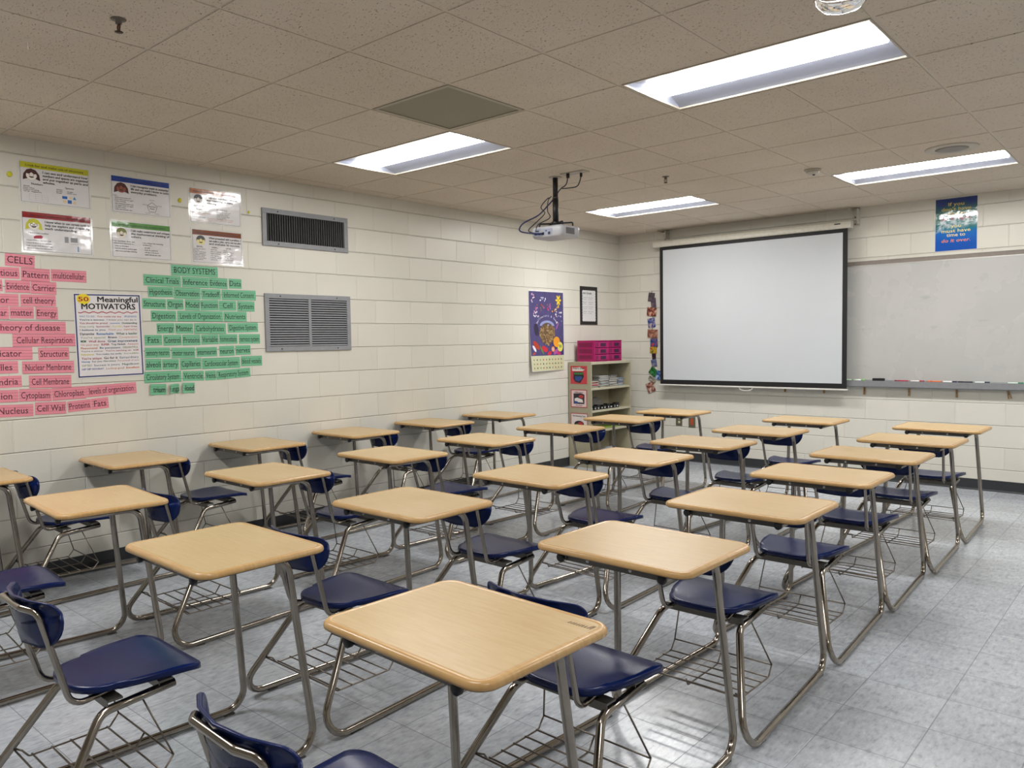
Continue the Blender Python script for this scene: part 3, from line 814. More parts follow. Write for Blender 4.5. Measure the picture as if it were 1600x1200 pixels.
def ex_struct(g, X0, X1, Z0, Z1, y):
    g.text('Numbers', X0+.06, Z0+.108, .017, .062, y, 0, .015); g.text('Spaces', X0+.252, Z0+.107, .015, .05, y, 0, .015)
    lines(g, X0+.015, Z0+.094, [.035, .06, .085, .1], y=y); lines(g, X0+.2, Z0+.094, [.035, .035, .03], y=y); lines(g, X0+.262, Z0+.087, [.035, .055], y=y)
    for k in range(4):
        g.poly([(X0+.045+.0*k, Z0+.012+k*.013), (X0+.15, Z0+.012+k*.013), (X0+.15, Z0+.0126+k*.013), (X0+.045, Z0+.0126+k*.013)], y, 4)
    for k in range(4):
        g.poly([(X0+.045+k*.035, Z0+.012), (X0+.0458+k*.035, Z0+.012), (X0+.0458+k*.035, Z0+.051), (X0+.045+k*.035, Z0+.051)], y, 4)
    g.poly([(X0+.232, Z0+.043), (X0+.262, Z0+.043), (X0+.262, Z0+.06), (X0+.232, Z0+.06)], y, 1)
    g.poly([(X0+.263, Z0+.016), (X0+.287, Z0+.016), (X0+.287, Z0+.038), (X0+.263, Z0+.038)], y, 1)
    g.disc(X0+.28, Z0+.052, .011, .009, y, 6, 2); g.disc(X0+.246, Z0+.026, .013, .009, y, 12, 2)
    g.poly([(X0+.293, Z0+.043), (X0+.315, Z0+.043), (X0+.304, Z0+.063)], y, 6)
    g.poly([(X0+.294, Z0+.015), (X0+.313, Z0+.015), (X0+.311, Z0+.033), (X0+.297, Z0+.033)], y, 2)
def ex_tools(g, X0, X1, Z0, Z1, y):
    g.text('I have a math toolbox.', X0+.03, Z0+.107, .0135, .115, y, 0, .004)
    g.poly([(X0+.06, Z0+.076), (X0+.105, Z0+.08), (X0+.112, Z0+.092), (X0+.1, Z0+.099), (X0+.072, Z0+.096), (X0+.058, Z0+.089)], y, 3)
    g.text('I know HOW to use math tools.', X0+.018, Z0+.062, .0115, .14, y, 0, .006)
    g.text('I know WHICH to use each time.', X0+.018, Z0+.045, .0115, .145, y, 0, .006)
    g.text('I ask myself: Will this tool I use', X0+.018, Z0+.028, .0115, .145, y, 0, .006)
    g.text('give me an answer that makes sense?', X0+.02, Z0+.014, .0105, .14, y, 0, .004)
    g.poly([(X0+.235, Z0+.065), (X0+.258, Z0+.065), (X0+.258, Z0+.102), (X0+.235, Z0+.102)], y, 4)
    g.poly([(X0+.27, Z0+.07), (X0+.312, Z0+.07), (X0+.312, Z0+.1), (X0+.27, Z0+.1)], y, 4)
    for k in range(5): g.poly([(X0+.19, Z0+.012+k*.009), (X0+.29, Z0+.012+k*.009), (X0+.29, Z0+.0125+k*.009), (X0+.19, Z0+.0125+k*.009)], y, 4)
    g.text('1 2 3 4 5 6 7', X0+.266, Z0+.055, .009, .05, y, 0); g.poly([(X0+.31, Z0+.012), (X0+.316, Z0+.012), (X0+.316, Z0+.046), (X0+.31, Z0+.046)], y, 6)
def ex_rep(g, X0, X1, Z0, Z1, y):
    g.text('I can...', X0+.008, Z0+.105, .013, .03, y, 0, .01)
    lines(g, X0+.018, Z0+.092, [.105, .12, .07], .0125, y, .011); lines(g, X0+.018, Z0+.052, [.12, .12, .07], .0125, y, .011); lines(g, X0+.018, Z0+.014, [.11], .0125, y, .011)
    cx, cz, r = X0+.265, Z0+.052, .036; P = [(cx+r*math.cos(PI/2+2*PI*k/5), cz+r*math.sin(PI/2+2*PI*k/5)) for k in range(5)]
    for k in range(5):
        a, b = P[k], P[(k+1) % 5]; dx, dz = b[0]-a[0], b[1]-a[1]; l = math.hypot(dx, dz); nx_, nz_ = -dz/l*.0012, dx/l*.0012
        g.poly([(a[0]-nx_, a[1]-nz_), (b[0]-nx_, b[1]-nz_), (b[0]+nx_, b[1]+nz_), (a[0]+nx_, a[1]+nz_)][::-1] if False else [(a[0]+nx_, a[1]+nz_), (a[0]-nx_, a[1]-nz_), (b[0]-nx_, b[1]-nz_), (b[0]+nx_, b[1]+nz_)], y)
        g.text(['pictures', 'tables', 'words', 'numbers', 'symbols'][k], cx+(a[0]-cx)*1.5, cz+(a[1]-cz)*1.38-.002, .009, .032, y, 0, .0, 0, 'C')
    g.text('Represent', cx, cz+.003, .0125, .052, y, 0, .014, 0, 'C'); g.text('Math', cx, cz-.013, .014, .03, y, 0, .014, 0, 'C')
def ex_arg(g, X0, X1, Z0, Z1, y):
    g.text('I use questions, facts, and', X0+.005, Z0+.1, .0125, .14, y, 0, .008); g.text('mathematical arguments to...', X0+.005, Z0+.086, .0125, .14, y, 0, .008)
    lines(g, X0+.018, Z0+.068, [.085, .14, .14], .0165, y, .0125)
    g.text('I can critique the reasoning', X0+.2, Z0+.1, .0125, .14, y, 0, .008); g.text('of others by...', X0+.2, Z0+.086, .0125, .065, y, 0, .008)
    lines(g, X0+.212, Z0+.068, [.035, .09, .095, .11], .0155, y, .0125)
def ex_reason(g, X0, X1, Z0, Z1, y):
    g.text('CONTEXTUALIZE', X0+.03, Z0+.112, .016, .09, y, 0, .01); g.text('DECONTEXTUALIZE', X0+.2, Z0+.098, .014, .085, y, 0, .004)
    lines(g, X0+.03, Z0+.088, [.08, .09], .01, y, .009); lines(g, X0+.01, Z0+.064, [.14, .1], .011, y, .01, 5)
    lines(g, X0+.2, Z0+.084, [.11, .1, .09, .1, .07, .05], .0105, y, .0095)
    g.text('Does this make sense?', X0+.01, Z0+.034, .012, .1, y, 0, .008); lines(g, X0+.12, Z0+.032, [.21, .2], .011, y, .009, 5); lines(g, X0+.04, Z0+.009, [.15], .011, y, .008, 5)
def ex_prob(g, X0, X1, Z0, Z1, y):
    for q, (s, x) in enumerate((('BEFORE...', .03), ('DURING...', .145), ('AFTER...', .255))): g.text(s, X0+x, Z0+.107, .014, .05, y, 0, .014)
    lines(g, X0+.006, Z0+.093, [.09, .04, 0.09, .085, .09, .08, .09, .07], .011, y, .0098); lines(g, X0+.135, Z0+.093, [.05, .08, .075, .06, .08, .05], .0145, y, .011); lines(g, X0+.235, Z0+.093, [.03, .08, .07, .06, .08, .075], .0135, y, .0098)
MP = [(.905, 2.479, .418, .268, 'Look for and make use of structure', 'C2C02C', '3C3A10', ['I can see and understand how', 'numbers and spaces are organized', 'and put together as parts and', 'wholes.'], '4A2A2A', 'E9E2DC', 'long', ex_struct, 'math poster with yellow-green heading band, leftmost of the upper row'),
      (.905, 2.177, .418, .262, 'Use appropriate tools strategically', '8E1620', '3A0408', ['I know when to use certain tools to', 'help me explore and deepen my', 'math understanding.'], 'C2C03A', 'E4DEDA', 'bob', ex_tools, 'math poster with dark red heading band, leftmost of the lower row'),
      (1.438, 2.475, .412, .26, 'Model with mathematics', '123C96', '0A1E52', ['I can recognize math in everyday', 'life and use math I know to solve', 'everyday problems.'], '4A1C16', '8C4430', 'braid', ex_rep, 'math poster with royal blue heading band, middle of the upper row'),
      (1.43, 2.176, .416, .258, 'Construct arguments and critique others', '4B8A34', '1E4212', ['I can make conjectures and critique', 'the mathematical thinking of', 'others.'], '7A8048', 'E6DACA', 'short', ex_arg, 'math poster with green heading band, middle of the lower row'),
      (1.974, 2.466, .41, .262, 'Reason abstractly and quantitatively', 'B0601E', '50200A', ['I can use numbers, words,', 'and reasoning to make', 'meaning.'], '14141C', 'EAE6E4', 'bob2', ex_reason, 'math poster with orange heading band, rightmost of the upper row'),
      (1.98, 2.176, .406, .256, 'Make sense of problems and persevere', '7A3A1A', '35150A', ['When presented with a problem, I', 'can make a plan, carry out my plan', 'and evaluate its success.'], '1E1A18', 'DCD084', 'short', ex_prob, 'math poster with brown heading band, rightmost of the lower row')]
for a in MP: math_poster(*a)
for cy, cz, ww, lb in ((.652, 2.511, .032, 'yellow putty dab left of the yellow-headed math poster'), (1.707, 2.485, .03, 'yellow putty dab between the blue and orange math posters'), (2.242, 2.462, .02, 'smallest yellow putty dab, right of the orange-headed math poster')):
    o = MB().lathe([(ww/2, 0), (ww*.42, .004), (ww*.2, .0065), (0, .007)], (0, 0, 0), 'Y', 9).build('putty_dab', mat('yellow putty', 'CFCB2E', .6), None, (0.0003, cy, cz), (0, .4, LEFT)); o.scale = (1, 1, 1.15)
    tag(o, lb, 'wall putty', 'yellow putty dabs')

# ---------------------------------------------------------------- motivators poster
def motivators():
    w, h = .428, .552
    t = empty('motivators_poster', (0, 1.196, 1.257), (0, -.012, LEFT))
    MB().box((-w/2, -.0022, 0), (w/2, -.0006, h)).build('sheet', mat('poster white', 'DEDADB', .3, coat=.2, var=.01), t)
    y = -.0026; b = .008; k = .006
    m = MB()
    for a, c in (((-w/2+k, k), (w/2-k, k+b)), ((-w/2+k, h-k-b), (w/2-k, h-k)), ((-w/2+k, k), (-w/2+k+b, h-k)), ((w/2-k-b, k), (w/2-k, h-k))):
        m.poly([(a[0], a[1]), (c[0], a[1]), (c[0], c[1]), (a[0], c[1])], y)
    m.build('border', mat('navy border', '152A66', .35), t)
    bd = MB().disc(-w/2+.062, h-.038, .041, .034, y-.0006, 24).build('badge', mat('yellow badge', 'E6D024', .35), t)
    MB().text('50', -w/2+.062, h-.052, .04, .062, y-.001, 0, .03, 0, 'C').build('number', mat('red print', 'A81A1E', .4), t)
    tt = MB(); tt.text('Meaningful', w/2-.022, h-.055, .050, .258, y-.0004, 0, .03, 0, 'R'); tt.text('MOTIVATORS', 0.004, h-.103, .053, .340, y-.0004, 0, .03, 0, 'C')
    tt.build('title', M_TXT, t)
    wv = MB(); n = 60
    for q in range(n):
        x0_, x1_ = -w/2+.025+(w-.05)*q/n, -w/2+.025+(w-.05)*(q+1)/n; z0_, z1_ = (h-.124+.004*math.sin(x/(w-.05)*2*PI*7) for x in (x0_, x1_))
        wv.poly([(x0_, z0_-.0028), (x1_, z1_-.0028), (x1_, z1_+.0028), (x0_, z0_+.0028)], y)
    wv.build('wavy_line', mat('red print', 'A81A1E', .4), t)
    cols = ['33589C', 'C0504E', '30506E', '1E5A34', '8A8A8A', 'A8344C', '3A78B4', '1F6B33', '7E8C48', 'C87840', '22222A', 'D8CC34', '5A3A2A', 'D27A2C']
    rows = [(.150, .016, [('WAY TO GO', 0, 0), ('You made my day', 1, .01), ('SPLENDID', 0, 0)]), (.172, .015, [("You're a success", 2, .02), ('I knew you can do it', 12, -.004)]),
            (.194, .0155, [('You should be proud', 5, .025), ('awesome', 6, .01), ('Outstanding', 3, .035)]), (.216, .015, [('Keep trying', 8, 0), ('Spectacular', 5, .01), ('Terrific', 11, .01), ('Super Great', 5, .01)]),
            (.238, .0155, [('I believe in you', 2, .02), ('Thank you', 9, 0), ('FANTASTIC', 9, .01)]), (.264, .021, [('Dynamite', 10, .02), ('Remarkable', 6, .03), ('What a leader', 3, .02)]),
            (.288, .018, [("You're special", 8, -.004), ('Bravo', 10, .03), ('Cooperative', 9, 0)]), (.313, .022, [('WOW', 3, .05), ('Well done', 5, .01), ('Great improvement', 2, .025)]),
            (.335, .0175, [('On your way', 9, 0), ('SUPER', 5, .03), ('Top Notch', 10, .02), ('Awesome', 1, 0)]), (.357, .018, [('Phenomenal', 9, .02), ('Be persistent', 2, .01), ('DELIGHTFUL', 8, .01)]),
            (.377, .0145, [("You're a winner", 12, 0), ("You're catching on", 5, .01), ('A-OK', 5, .04)]), (.398, .015, [('Fabulous', 11, .03), ('You make me smile', 2, .005), ('Incredible', 8, 0)]),
            (.424, .022, [("You're unique", 5, .01), ('Go for it', 12, .02), ('Extraordinary', 2, 0)]), (.445, .014, [('Hooray', 6, .03), ('For you', 2, .01), ('Marvelous', 3, .01), ("I'm proud of you", 5, 0)]),
            (.470, .017, [('GIFTED', 8, .0), ('Success is yours', 2, .0), ('Magnificent', 3, .01)]), (.494, .0175, [('HIP HIP HOORAY', 0, .005), ('Looking good', 9, 0), ('Excellent', 13, .035)])]
    L = MB(); W_ = w-.06
    for dz, sz, items in rows:
        tot = sum(len(s) for s, c, b_ in items)+1.2*(len(items)-1); x = -W_/2; u = W_/tot
        for s, c, b_ in items:
            L.text(s, x, h-dz-sz*.35, sz, len(s)*u*.97, y, c, b_, .0); x += (len(s)+1.2)*u
    L.build('lettering', [flat(c) for c in cols], t)
    tag(t, 'white poster with navy border headed 50 Meaningful Motivators, between the pink and green cards', 'poster')
motivators()

# ---------------------------------------------------------------- pollinator poster
def pollinators():
    w, h = .62, .895
    t = empty('pollinator_poster', (0, 5.855, 1.118), (0, 0, LEFT))
    def yb(x, z):       # hangs from its top edge; the lower left corner curls off the wall
        return -.0015-.045*max(0, (1-z/h)-.3)**1.6*max(0, (.5-x/w))*1.4-.004*max(0, (1-z/h))
    def sheet(x0, x1, z0, z1, off, nx=10, nz=16, mi=0, mb=None):
        mb = mb or MB(); V = []; F = []
        for j in range(nz+1):
            for i in range(nx+1):
                x = x0+(x1-x0)*i/nx; z = z0+(z1-z0)*j/nz; V.append((x, yb(x, z)+off, z))
        for j in range(nz):
            for i in range(nx): a = j*(nx+1)+i; F.append((a, a+1, a+nx+2, a+nx+1))
        return mb.add(V, F, mi, True)
    sheet(-w/2, w/2, 0, h, 0).build('sheet', mat('paper edge', 'E4E2DC', .4), t)
    sheet(-w/2+.004, w/2-.004, .17, h-.018, -.0006).build('purple_panel', mat('deep violet print', '433A70', .25, coat=.4, var=.2, scale=14), t)
    sheet(-w/2+.004, w/2-.004, .004, .168, -.0006).build('cream_panel', mat('cream print', 'C9C8A4', .35, var=.05), t)
    pm = MB(); random.seed(11)
    P = lambda x, z: (x, yb(x, z)-.0011, z)
    def blob(cx, cz, rx, rz, mi, n=10, a=0., off=0.):
        c, s = math.cos(a), math.sin(a); V = []
        for k in range(n):
            q = 2*PI*k/n; px, pz = rx*math.cos(q), rz*math.sin(q); x, z = cx+px*c-pz*s, cz+px*s+pz*c
            V.append((x, yb(x, z)-.0011-off, z))
        pm.add(V, [tuple(range(n))], mi)
    cols = ['E9E4EE', 'D9A7C4', 'A8569A', 'E8C71E', 'C8283A', 'E69A24', 'D9D66A', '7A5A34', 'A88A5A', 'B03A20', '5E7A3A', '8E94C4', '2E2440', 'C23A6A', '8C6E48', 'B89A6E', '5A452E']
    for (cx, cz, n, rx, rz, cs) in ((-.23, .80, 9, .05, .045, (0, 1)), (-.06, .80, 6, .05, .03, (0, 11)), (-.08, .70, 16, .12, .035, (2, 7, 1, 4)), (.06, .72, 6, .03, .03, (2,)), (-.21, .63, 10, .07, .03, (0, 1)), (.15, .66, 8, .05, .05, (0, 5)), (.22, .6, 8, .05, .06, (0, 11))):
        for k in range(n): blob(cx+random.uniform(-rx, rx), cz+random.uniform(-rz, rz), random.uniform(.007, .015), random.uniform(.006, .012), random.choice(cs), 6, random.random()*3, k*.00004)
    for k in range(6): blob(.215+.028*math.cos(k*PI/3), .79+.036*math.sin(k*PI/3), .026, .013, 3, 8, k*PI/3, k*.00004)
    blob(.215, .72, .01, .02, 3)
    blob(.005, .415, .14, .12, 16, 24, 0, .0001)
    for k in range(150):     # the heap of seeds
        a, r = random.uniform(0, 2*PI), random.random()**.5
        x, z = .005+.135*r*math.cos(a), .41+.125*r*math.sin(a)
        if z < .5: blob(x, z, random.uniform(.012, .03), random.uniform(.005, .009), random.choice((7, 8, 8, 7, 14, 15)), 6, random.uniform(0, 3), .0002+k*.00001)
    for k in range(14):
        a0, a1 = PI*k/14, PI*(k+1)/14
        V = [P(.005+.13*math.cos(a), .5+.06*math.sin(a)) for a in (a0, a1)]+[P(.005, .5)]
        pm.add(V, [(0, 1, 2)], 11)
    for (cx, cz, rx, rz, mi, a) in ((-.2, .285, .03, .07, 9, .9), (-.24, .25, .018, .045, 0, .7), (-.06, .245, .05, .03, 4, -.5), (-.03, .235, .03, .025, 4, 0), (-.11, .235, .012, .06, 10, .6), (.17, .32, .062, .06, 5, 0), (.235, .265, .052, .055, 6, 0), (.1, .24, .03, .03, 5, 0), (.1, .24, .016, .018, 1, 0), (-.25, .17+.01, .03, .012, 9, .4), (.15, .19+.02, .05, .025, 2, .5), (.03, .20-.01, .04, .022, 4, .3), (.2, .20-.005, .045, .02, 13, -.2), (.225, .27, .008, .018, 10, 0), (.25, .27, .008, .018, 10, 0), (-.19, .46, .04, .07, 12, .2), (-.2, .5, .01, .03, 11, .2), (.19, .5, .009, .05, 2, -.6)):
        blob(cx, max(cz, .195), rx, rz, mi, 16, a, .0004)
    for k in range(30): blob(-.27+.54*(k % 10)/9.5+.01, .035+.045*(k//10), .009, .011, (7, 12, 10, 9)[k % 4], 6, k)
    tag(pm.build('printed_picture', [flat(c) for c in cols], t), 'printed fruit, flowers and seed heap', None)
    L = MB(); s = 'Pollinators & Seeds'; n = len(s)
    for k, ch in enumerate(s):
        if ch == ' ': continue
        a = math.radians(168-156*k/(n-1)); x, z = .005+.17*math.cos(a), .505+.098*math.sin(a)
        L.text(ch, x, z, .034, None, yb(x, z)-.0014, 0, .012, 0, 'C', (a-PI/2)*.75)
    L.build('lettering', flat('D8D4E4'), t)
    tag(t, 'tall violet poster of seeds, fruit and flowers with a cream strip, left of the bookcase', 'poster')
pollinators()
def framed_notice():
    w, h = .352, .452
    t = empty('wall_notice', (0, 6.664, 1.635), (0, 0, LEFT))
    MB().box((-w/2, -.004, 0), (w/2, -.0006, h)).build('backing_card', mat('black card', '1B1818', .5), t)
    sh = []; x0, x1, z0, z1 = -w/2+.048, w/2-.045, .045, h-.05; n = 7; nz = 11
    for k in range(n*4): sh.append((x0+(x1-x0)*k/(n*4), z0-.007*abs(math.sin(PI*k/4))))
    for k in range(nz*4): sh.append((x1+.007*abs(math.sin(PI*k/4)), z0+(z1-z0)*k/(nz*4)))
    for k in range(n*4): sh.append((x1-(x1-x0)*k/(n*4), z1+.007*abs(math.sin(PI*k/4))))
    for k in range(nz*4): sh.append((x0-.007*abs(math.sin(PI*k/4)), z1-(z1-z0)*k/(nz*4)))
    MB().poly(sh, -.0046).build('scalloped_sheet', mat('notice white', 'D8D8D8', .4, var=.01), t)
    L = MB(); L.text('6th Grade', x0+.012, z1-.04, .034, .17, -.0052, 0, .02)
    for k, (a, b_) in enumerate(((0, .08), (.1, .1), (0, .07), (.11, .09), (0, .09), (.11, .09), (0, .07), (.1, .1))):
        L.text('classroom rule', x0+.012+a, z1-.085-(k//2)*.055-(k % 2)*.0, .014, b_, -.0052, 0)
        L.text('and reason', x0+.012+a, z1-.105-(k//2)*.055, .012, b_*.8, -.0052, 0)
    L.build('lettering', M_TXT, t)
    tag(t, 'white scalloped notice on black card, above the magenta drawer unit', 'notice')
framed_notice()

# ---------------------------------------------------------------- projection screen
def screen():
    x0, x1, ys_ = .655, 2.80, YW-.13
    t = empty('projection_screen', ((x0+x1)/2, ys_, .905)); hw = (x1-x0)/2; zb = 0.0
    f = MB().box((-hw, 0, .012), (hw, .0012, 1.64)); f.build('black_masking', mat('screen black', '0E0E11', .6), t)
    MB().box((-hw+.042, -.0012, .067), (hw-.048, -.0002, 1.59)).build('white_surface', mat('screen white', 'C3C7CB', .75, var=.012, scale=2.2), t)
    c = MB(); prof = [(-.032, 1.628), (.035, 1.628), (.042, 1.64), (.042, 1.688), (.034, 1.70), (-.02, 1.70), (-.036, 1.688), (-.042, 1.665), (-.040, 1.64)]
    V = [(x, y, z) for x in (-hw-.072, hw+.04) for y, z in prof]; n = len(prof)
    c.add(V, [(i, n+i, n+(i+1) % n, (i+1) % n) for i in range(n)]+[tuple(range(n)), tuple(range(2*n-1, n-1, -1))])
    cs = c.build('roller_case', mat('cream case', 'CFCBBE', .35), t)
    MB().box((hw-.12, -.0425, 1.668), (hw-.06, -.0412, 1.679)).build('maker_plate', mat('plate dark', '2A2A30', .4), cs)
    MB().box((-hw-.012, -.009, -.002), (hw+.012, .010, .014)).build('bottom_bar', mat('satin white bar', 'D9D6CF', .3), t, bevel=.003)
    P = [(-.075, 0, 0), (-.07, -.004, -.022), (-.03, -.006, -.034), (.03, -.006, -.034), (.07, -.004, -.022), (.075, 0, 0)]
    MB().tube(fillet(P, .02, 4), .0035, 8).build('pull_handle', M_WHITE, t)
    tag(t, 'pulled-down white projection screen with black border in front of the whiteboard', 'projection screen')
    for x, w, z0, lb in ((-hw+.02, .075, 2.612, 'left white bracket holding the screen case near the room corner'), (hw+.045, .07, 2.555, 'right white bracket holding the screen case above the whiteboard')):
        b = empty('screen_bracket', ((x0+x1)/2+x, YW, z0))
        m = MB(); m.box((-w/2, -.012, 0), (w/2, -.0005, 2.735-z0)); m.box((-w/2, -.16, 2.735-z0-.02), (-w/2+.006, -.012, 2.735-z0)); m.box((w/2-.006, -.10, .02), (w/2, -.012, 2.735-z0-.01))
        m.box((-w/2, -.085, .0+.09 if z0 > 2.6 else .06), (w/2, -.012, (.0+.09 if z0 > 2.6 else .06)+.006))
        m.build('plate', mat('bracket paint', 'C9C4BA', .4), b)
        for q in range(3): MB().lathe([(.007, 0), (.005, .003), (0, .004)], (-.012+.02*(q % 2), -.012, .025+q*.035), 'Y', 8).build('screw', M_BLACK, b)
        tag(b, lb, 'bracket')
screen()

# ---------------------------------------------------------------- whiteboard
def wboard_mat():
    m = bpy.data.materials.new('whiteboard enamel'); m.use_nodes = True; g = NG(m); b = g.n['Principled BSDF']
    tc = g.node('ShaderNodeTexCoord'); n1 = g.noise(tc.outputs['Object'], 2.0, 4); 
    mp = g.node('ShaderNodeMapping'); mp.inputs['Scale'].default_value = (3, 1, 9); mp.inputs['Rotation'].default_value = (0, .35, 0); g.l.new(tc.outputs['Object'], mp.inputs[0])
    n2 = g.noise(mp.outputs[0], 1.6, 5, .6)
    smear = g.step(n2, .60, .74)
    base = g.ramp(n1, [(.3, lin('B2B2B0')), (.7, lin('BAB9B6'))])
    g.l.new(g.mix(g.math('MULTIPLY', smear, .55), base, lin('98989A')), b.inputs['Base Color'])
    g.l.new(g.math('ADD', .2, g.math('MULTIPLY', n1, .15)), b.inputs['Roughness'])
    return m
def whiteboard():
    x0, x1 = 1.66, 6.54; w = x1-x0
    t = empty('whiteboard', (x0+w/2, YW, .95)); hw = w/2
    MB().box((-hw, -.014, .06), (hw, -.0005, 1.215)).build('writing_surface', wboard_mat(), t)
    r = MB().box((-hw-.01, -.022, 1.213), (hw+.01, -.0005, 1.250)); r.box((-hw-.01, -.026, 1.243), (hw+.01, -.0005, 1.252))
    r.build('map_rail', mat('brown grey tackstrip', '857C74', .6, .1), t)
    MB().box((-hw-.01, -.018, 1.203), (hw+.01, -.0005, 1.2125)).build('top_trim', mat('aluminium', 'C8C6C2', .35, .6), t)
    tr = MB(); prof = [(-.0005, .045), (-.0005, .062), (-.016, .062), (-.019, .050), (-.078, .050), (-.082, .056), (-.088, .056), (-.090, .0), (-.080, -.010), (-.070, -.010), (-.072, .004), (-.0005, .03)]
    V = [(x, y, z) for x in (-hw-.01, hw+.01) for y, z in prof]; n = len(prof)
    tr.add(V, [(i, (i+1) % n, n+(i+1) % n, n+i) for i in range(n)]+[tuple(range(n-1, -1, -1)), tuple(range(n, 2*n))])
    tr.build('marker_tray', mat('grey aluminium tray', '85878A', .45, .3), t)
    for s in (-1, 1): MB().box((s*hw-.012, -.02, .055), (s*hw+.012, -.0005, 1.213)).build('side_trim', mat('aluminium', 'C8C6C2', .35, .6), t)
    tag(t, 'wide whiteboard with grey marker tray, running past the right edge', 'whiteboard')
whiteboard()
TY, TZ = YW-.062, 1.0005
e = MB(); e.box((-.055, -.018, .012), (.055, .018, .030)); o = e.build('board_eraser', mat('eraser felt', '141417', .8), None, (3.085, TY, TZ), (0, 0, 0), .003)
MB().box((-.053, -.017, 0), (.053, .017, .0125)).build('felt_pad', mat('felt', '202024', .9), o)
tag(o, 'black board eraser lying on the marker tray', 'eraser')
def marker(x, body, cap, rot, lb, left=True):
    t = empty('marker', (x, TY, TZ+.0085), (0, 0, rot)); s = -1 if left else 1
    MB().cyl((s*-.058, 0, 0), (s*.022, 0, 0), .0082, 12).build('barrel', mat('pen '+body, body, .35), t)
    MB().cyl((s*.022, 0, 0), (s*.062, 0, 0), .0088, 12).build('cap', mat('pen '+cap, cap, .35), t)
    MB().cyl((s*-.061, 0, 0), (s*-.056, 0, 0), .0072, 12).build('end_plug', mat('pen '+cap, cap, .35), t)
    tag(t, lb, 'marker', 'dry-erase markers on the tray')
for x, b_, c_, r, l, lb in ((2.79, 'B9D8B4', '6E9C78', .02, True, 'pale green marker at the left end of the visible tray, half behind the screen'),
                         (2.92, 'DDE6DA', '7FBC62', -.03, False, 'white marker with lime green cap, left of the eraser'),
                         (3.315, 'B02A44', '8A1C36', .03, True, 'crimson marker right of the eraser'),
                         (3.455, 'E8DEDC', '9A2238', -.04, False, 'white marker with dark red cap, beside the crimson one'),
                         (3.605, 'E8743C', 'DE6A38', .0, True, 'orange marker on the whiteboard tray'),
                         (3.735, 'EDEBEA', '1C2348', .05, False, 'white marker with navy cap, right beside the orange marker'),
                         (3.865, '22263C', '16181E', -.02, True, 'black-barrelled marker in the middle of the marker cluster'),
                         (4.0, 'DCE4E2', '1E2A40', .03, False, 'white marker with dark cap, rightmost of the central cluster'),
                         (4.26, 'CFE0D4', '3C7E5E', -.02, False, 'white marker with green cap near the right edge')):
    marker(x-.02, b_, c_, r, lb, l)
def peg(x, rot, lb, opened=0.):
    t = empty('clothespin', (x, YW-.012, .935), (0, rot, 0)); wood = mat('clothespin wood', 'A8804E', .7)
    for s in (-1, 1):
        m = MB(); m.obox((s*.0045, 0, 0), (s*(.0055+opened), 0, -.075), .008, .007, 0, (1, 0, 0)); m.build('wooden_half', wood, t)
    MB().cyl((0, -.006, -.032), (0, .006, -.032), .005, 10).build('spring', M_STEEL, t)
    tag(t, lb, 'clothespin', 'wooden clothespins under the marker tray')
peg(2.12, 0, 'wooden clothespin under the left part of the screen bar'); peg(2.535, 0, 'wooden clothespin under the right part of the screen bar')
peg(2.938, .03, 'upright wooden clothespin just right of the screen, under the tray'); peg(3.353, 0, 'slim wooden clothespin under the crimson marker')
peg(3.764, -.03, 'wooden clothespin under the central marker cluster'); peg(4.177, -.25, 'tilted open wooden clothespin near the right edge', .006)

# ---------------------------------------------------------------- teal poster
def ocean():
    m = bpy.data.materials.new('ocean print'); m.use_nodes = True; g = NG(m); b = g.n['Principled BSDF']
    tc = g.node('ShaderNodeTexCoord'); sp = g.node('ShaderNodeSeparateXYZ'); g.l.new(tc.outputs['Object'], sp.inputs[0])
    n = g.noise(tc.outputs['Object'], 5, 5); n2 = g.noise(tc.outputs['Object'], 14, 5, .7)
    v = g.math('ADD', g.math('MULTIPLY', sp.outputs[2], 2.08), g.math('MULTIPLY', g.math('SUBTRACT', n, .5), .5))
    c = g.ramp(v, [(.08, lin('0B55B8')), (.32, lin('0F6CC8')), (.45, lin('0C7A8C')), (.62, lin('0E6A5A')), (.78, lin('0A5C4E')), (.97, lin('12337C'))])
    d = g.math('ABSOLUTE', g.math('SUBTRACT', g.math('ADD', v, g.math('MULTIPLY', sp.outputs[0], -.5)), .55))
    foam = g.math('MULTIPLY', g.math('SUBTRACT', 1.0, g.step(d, .03, .16)), g.step(n2, .42, .6))
    c = g.mix(foam, c, lin('CFE0E6')); g.l.new(c, b.inputs['Base Color'])
    b.inputs['Roughness'].default_value = .1; b.inputs['Coat Weight'].default_value = .6; b.inputs['Coat Roughness'].default_value = .05
    n3 = g.noise(tc.outputs['Object'], 6, 3); bp = g.node('ShaderNodeBump'); bp.inputs['Distance'].default_value = .003; g.l.new(n3, bp.inputs['Height']); g.l.new(bp.outputs[0], b.inputs['Normal']); g.l.new(bp.outputs[0], b.inputs['Coat Normal'])
    return m
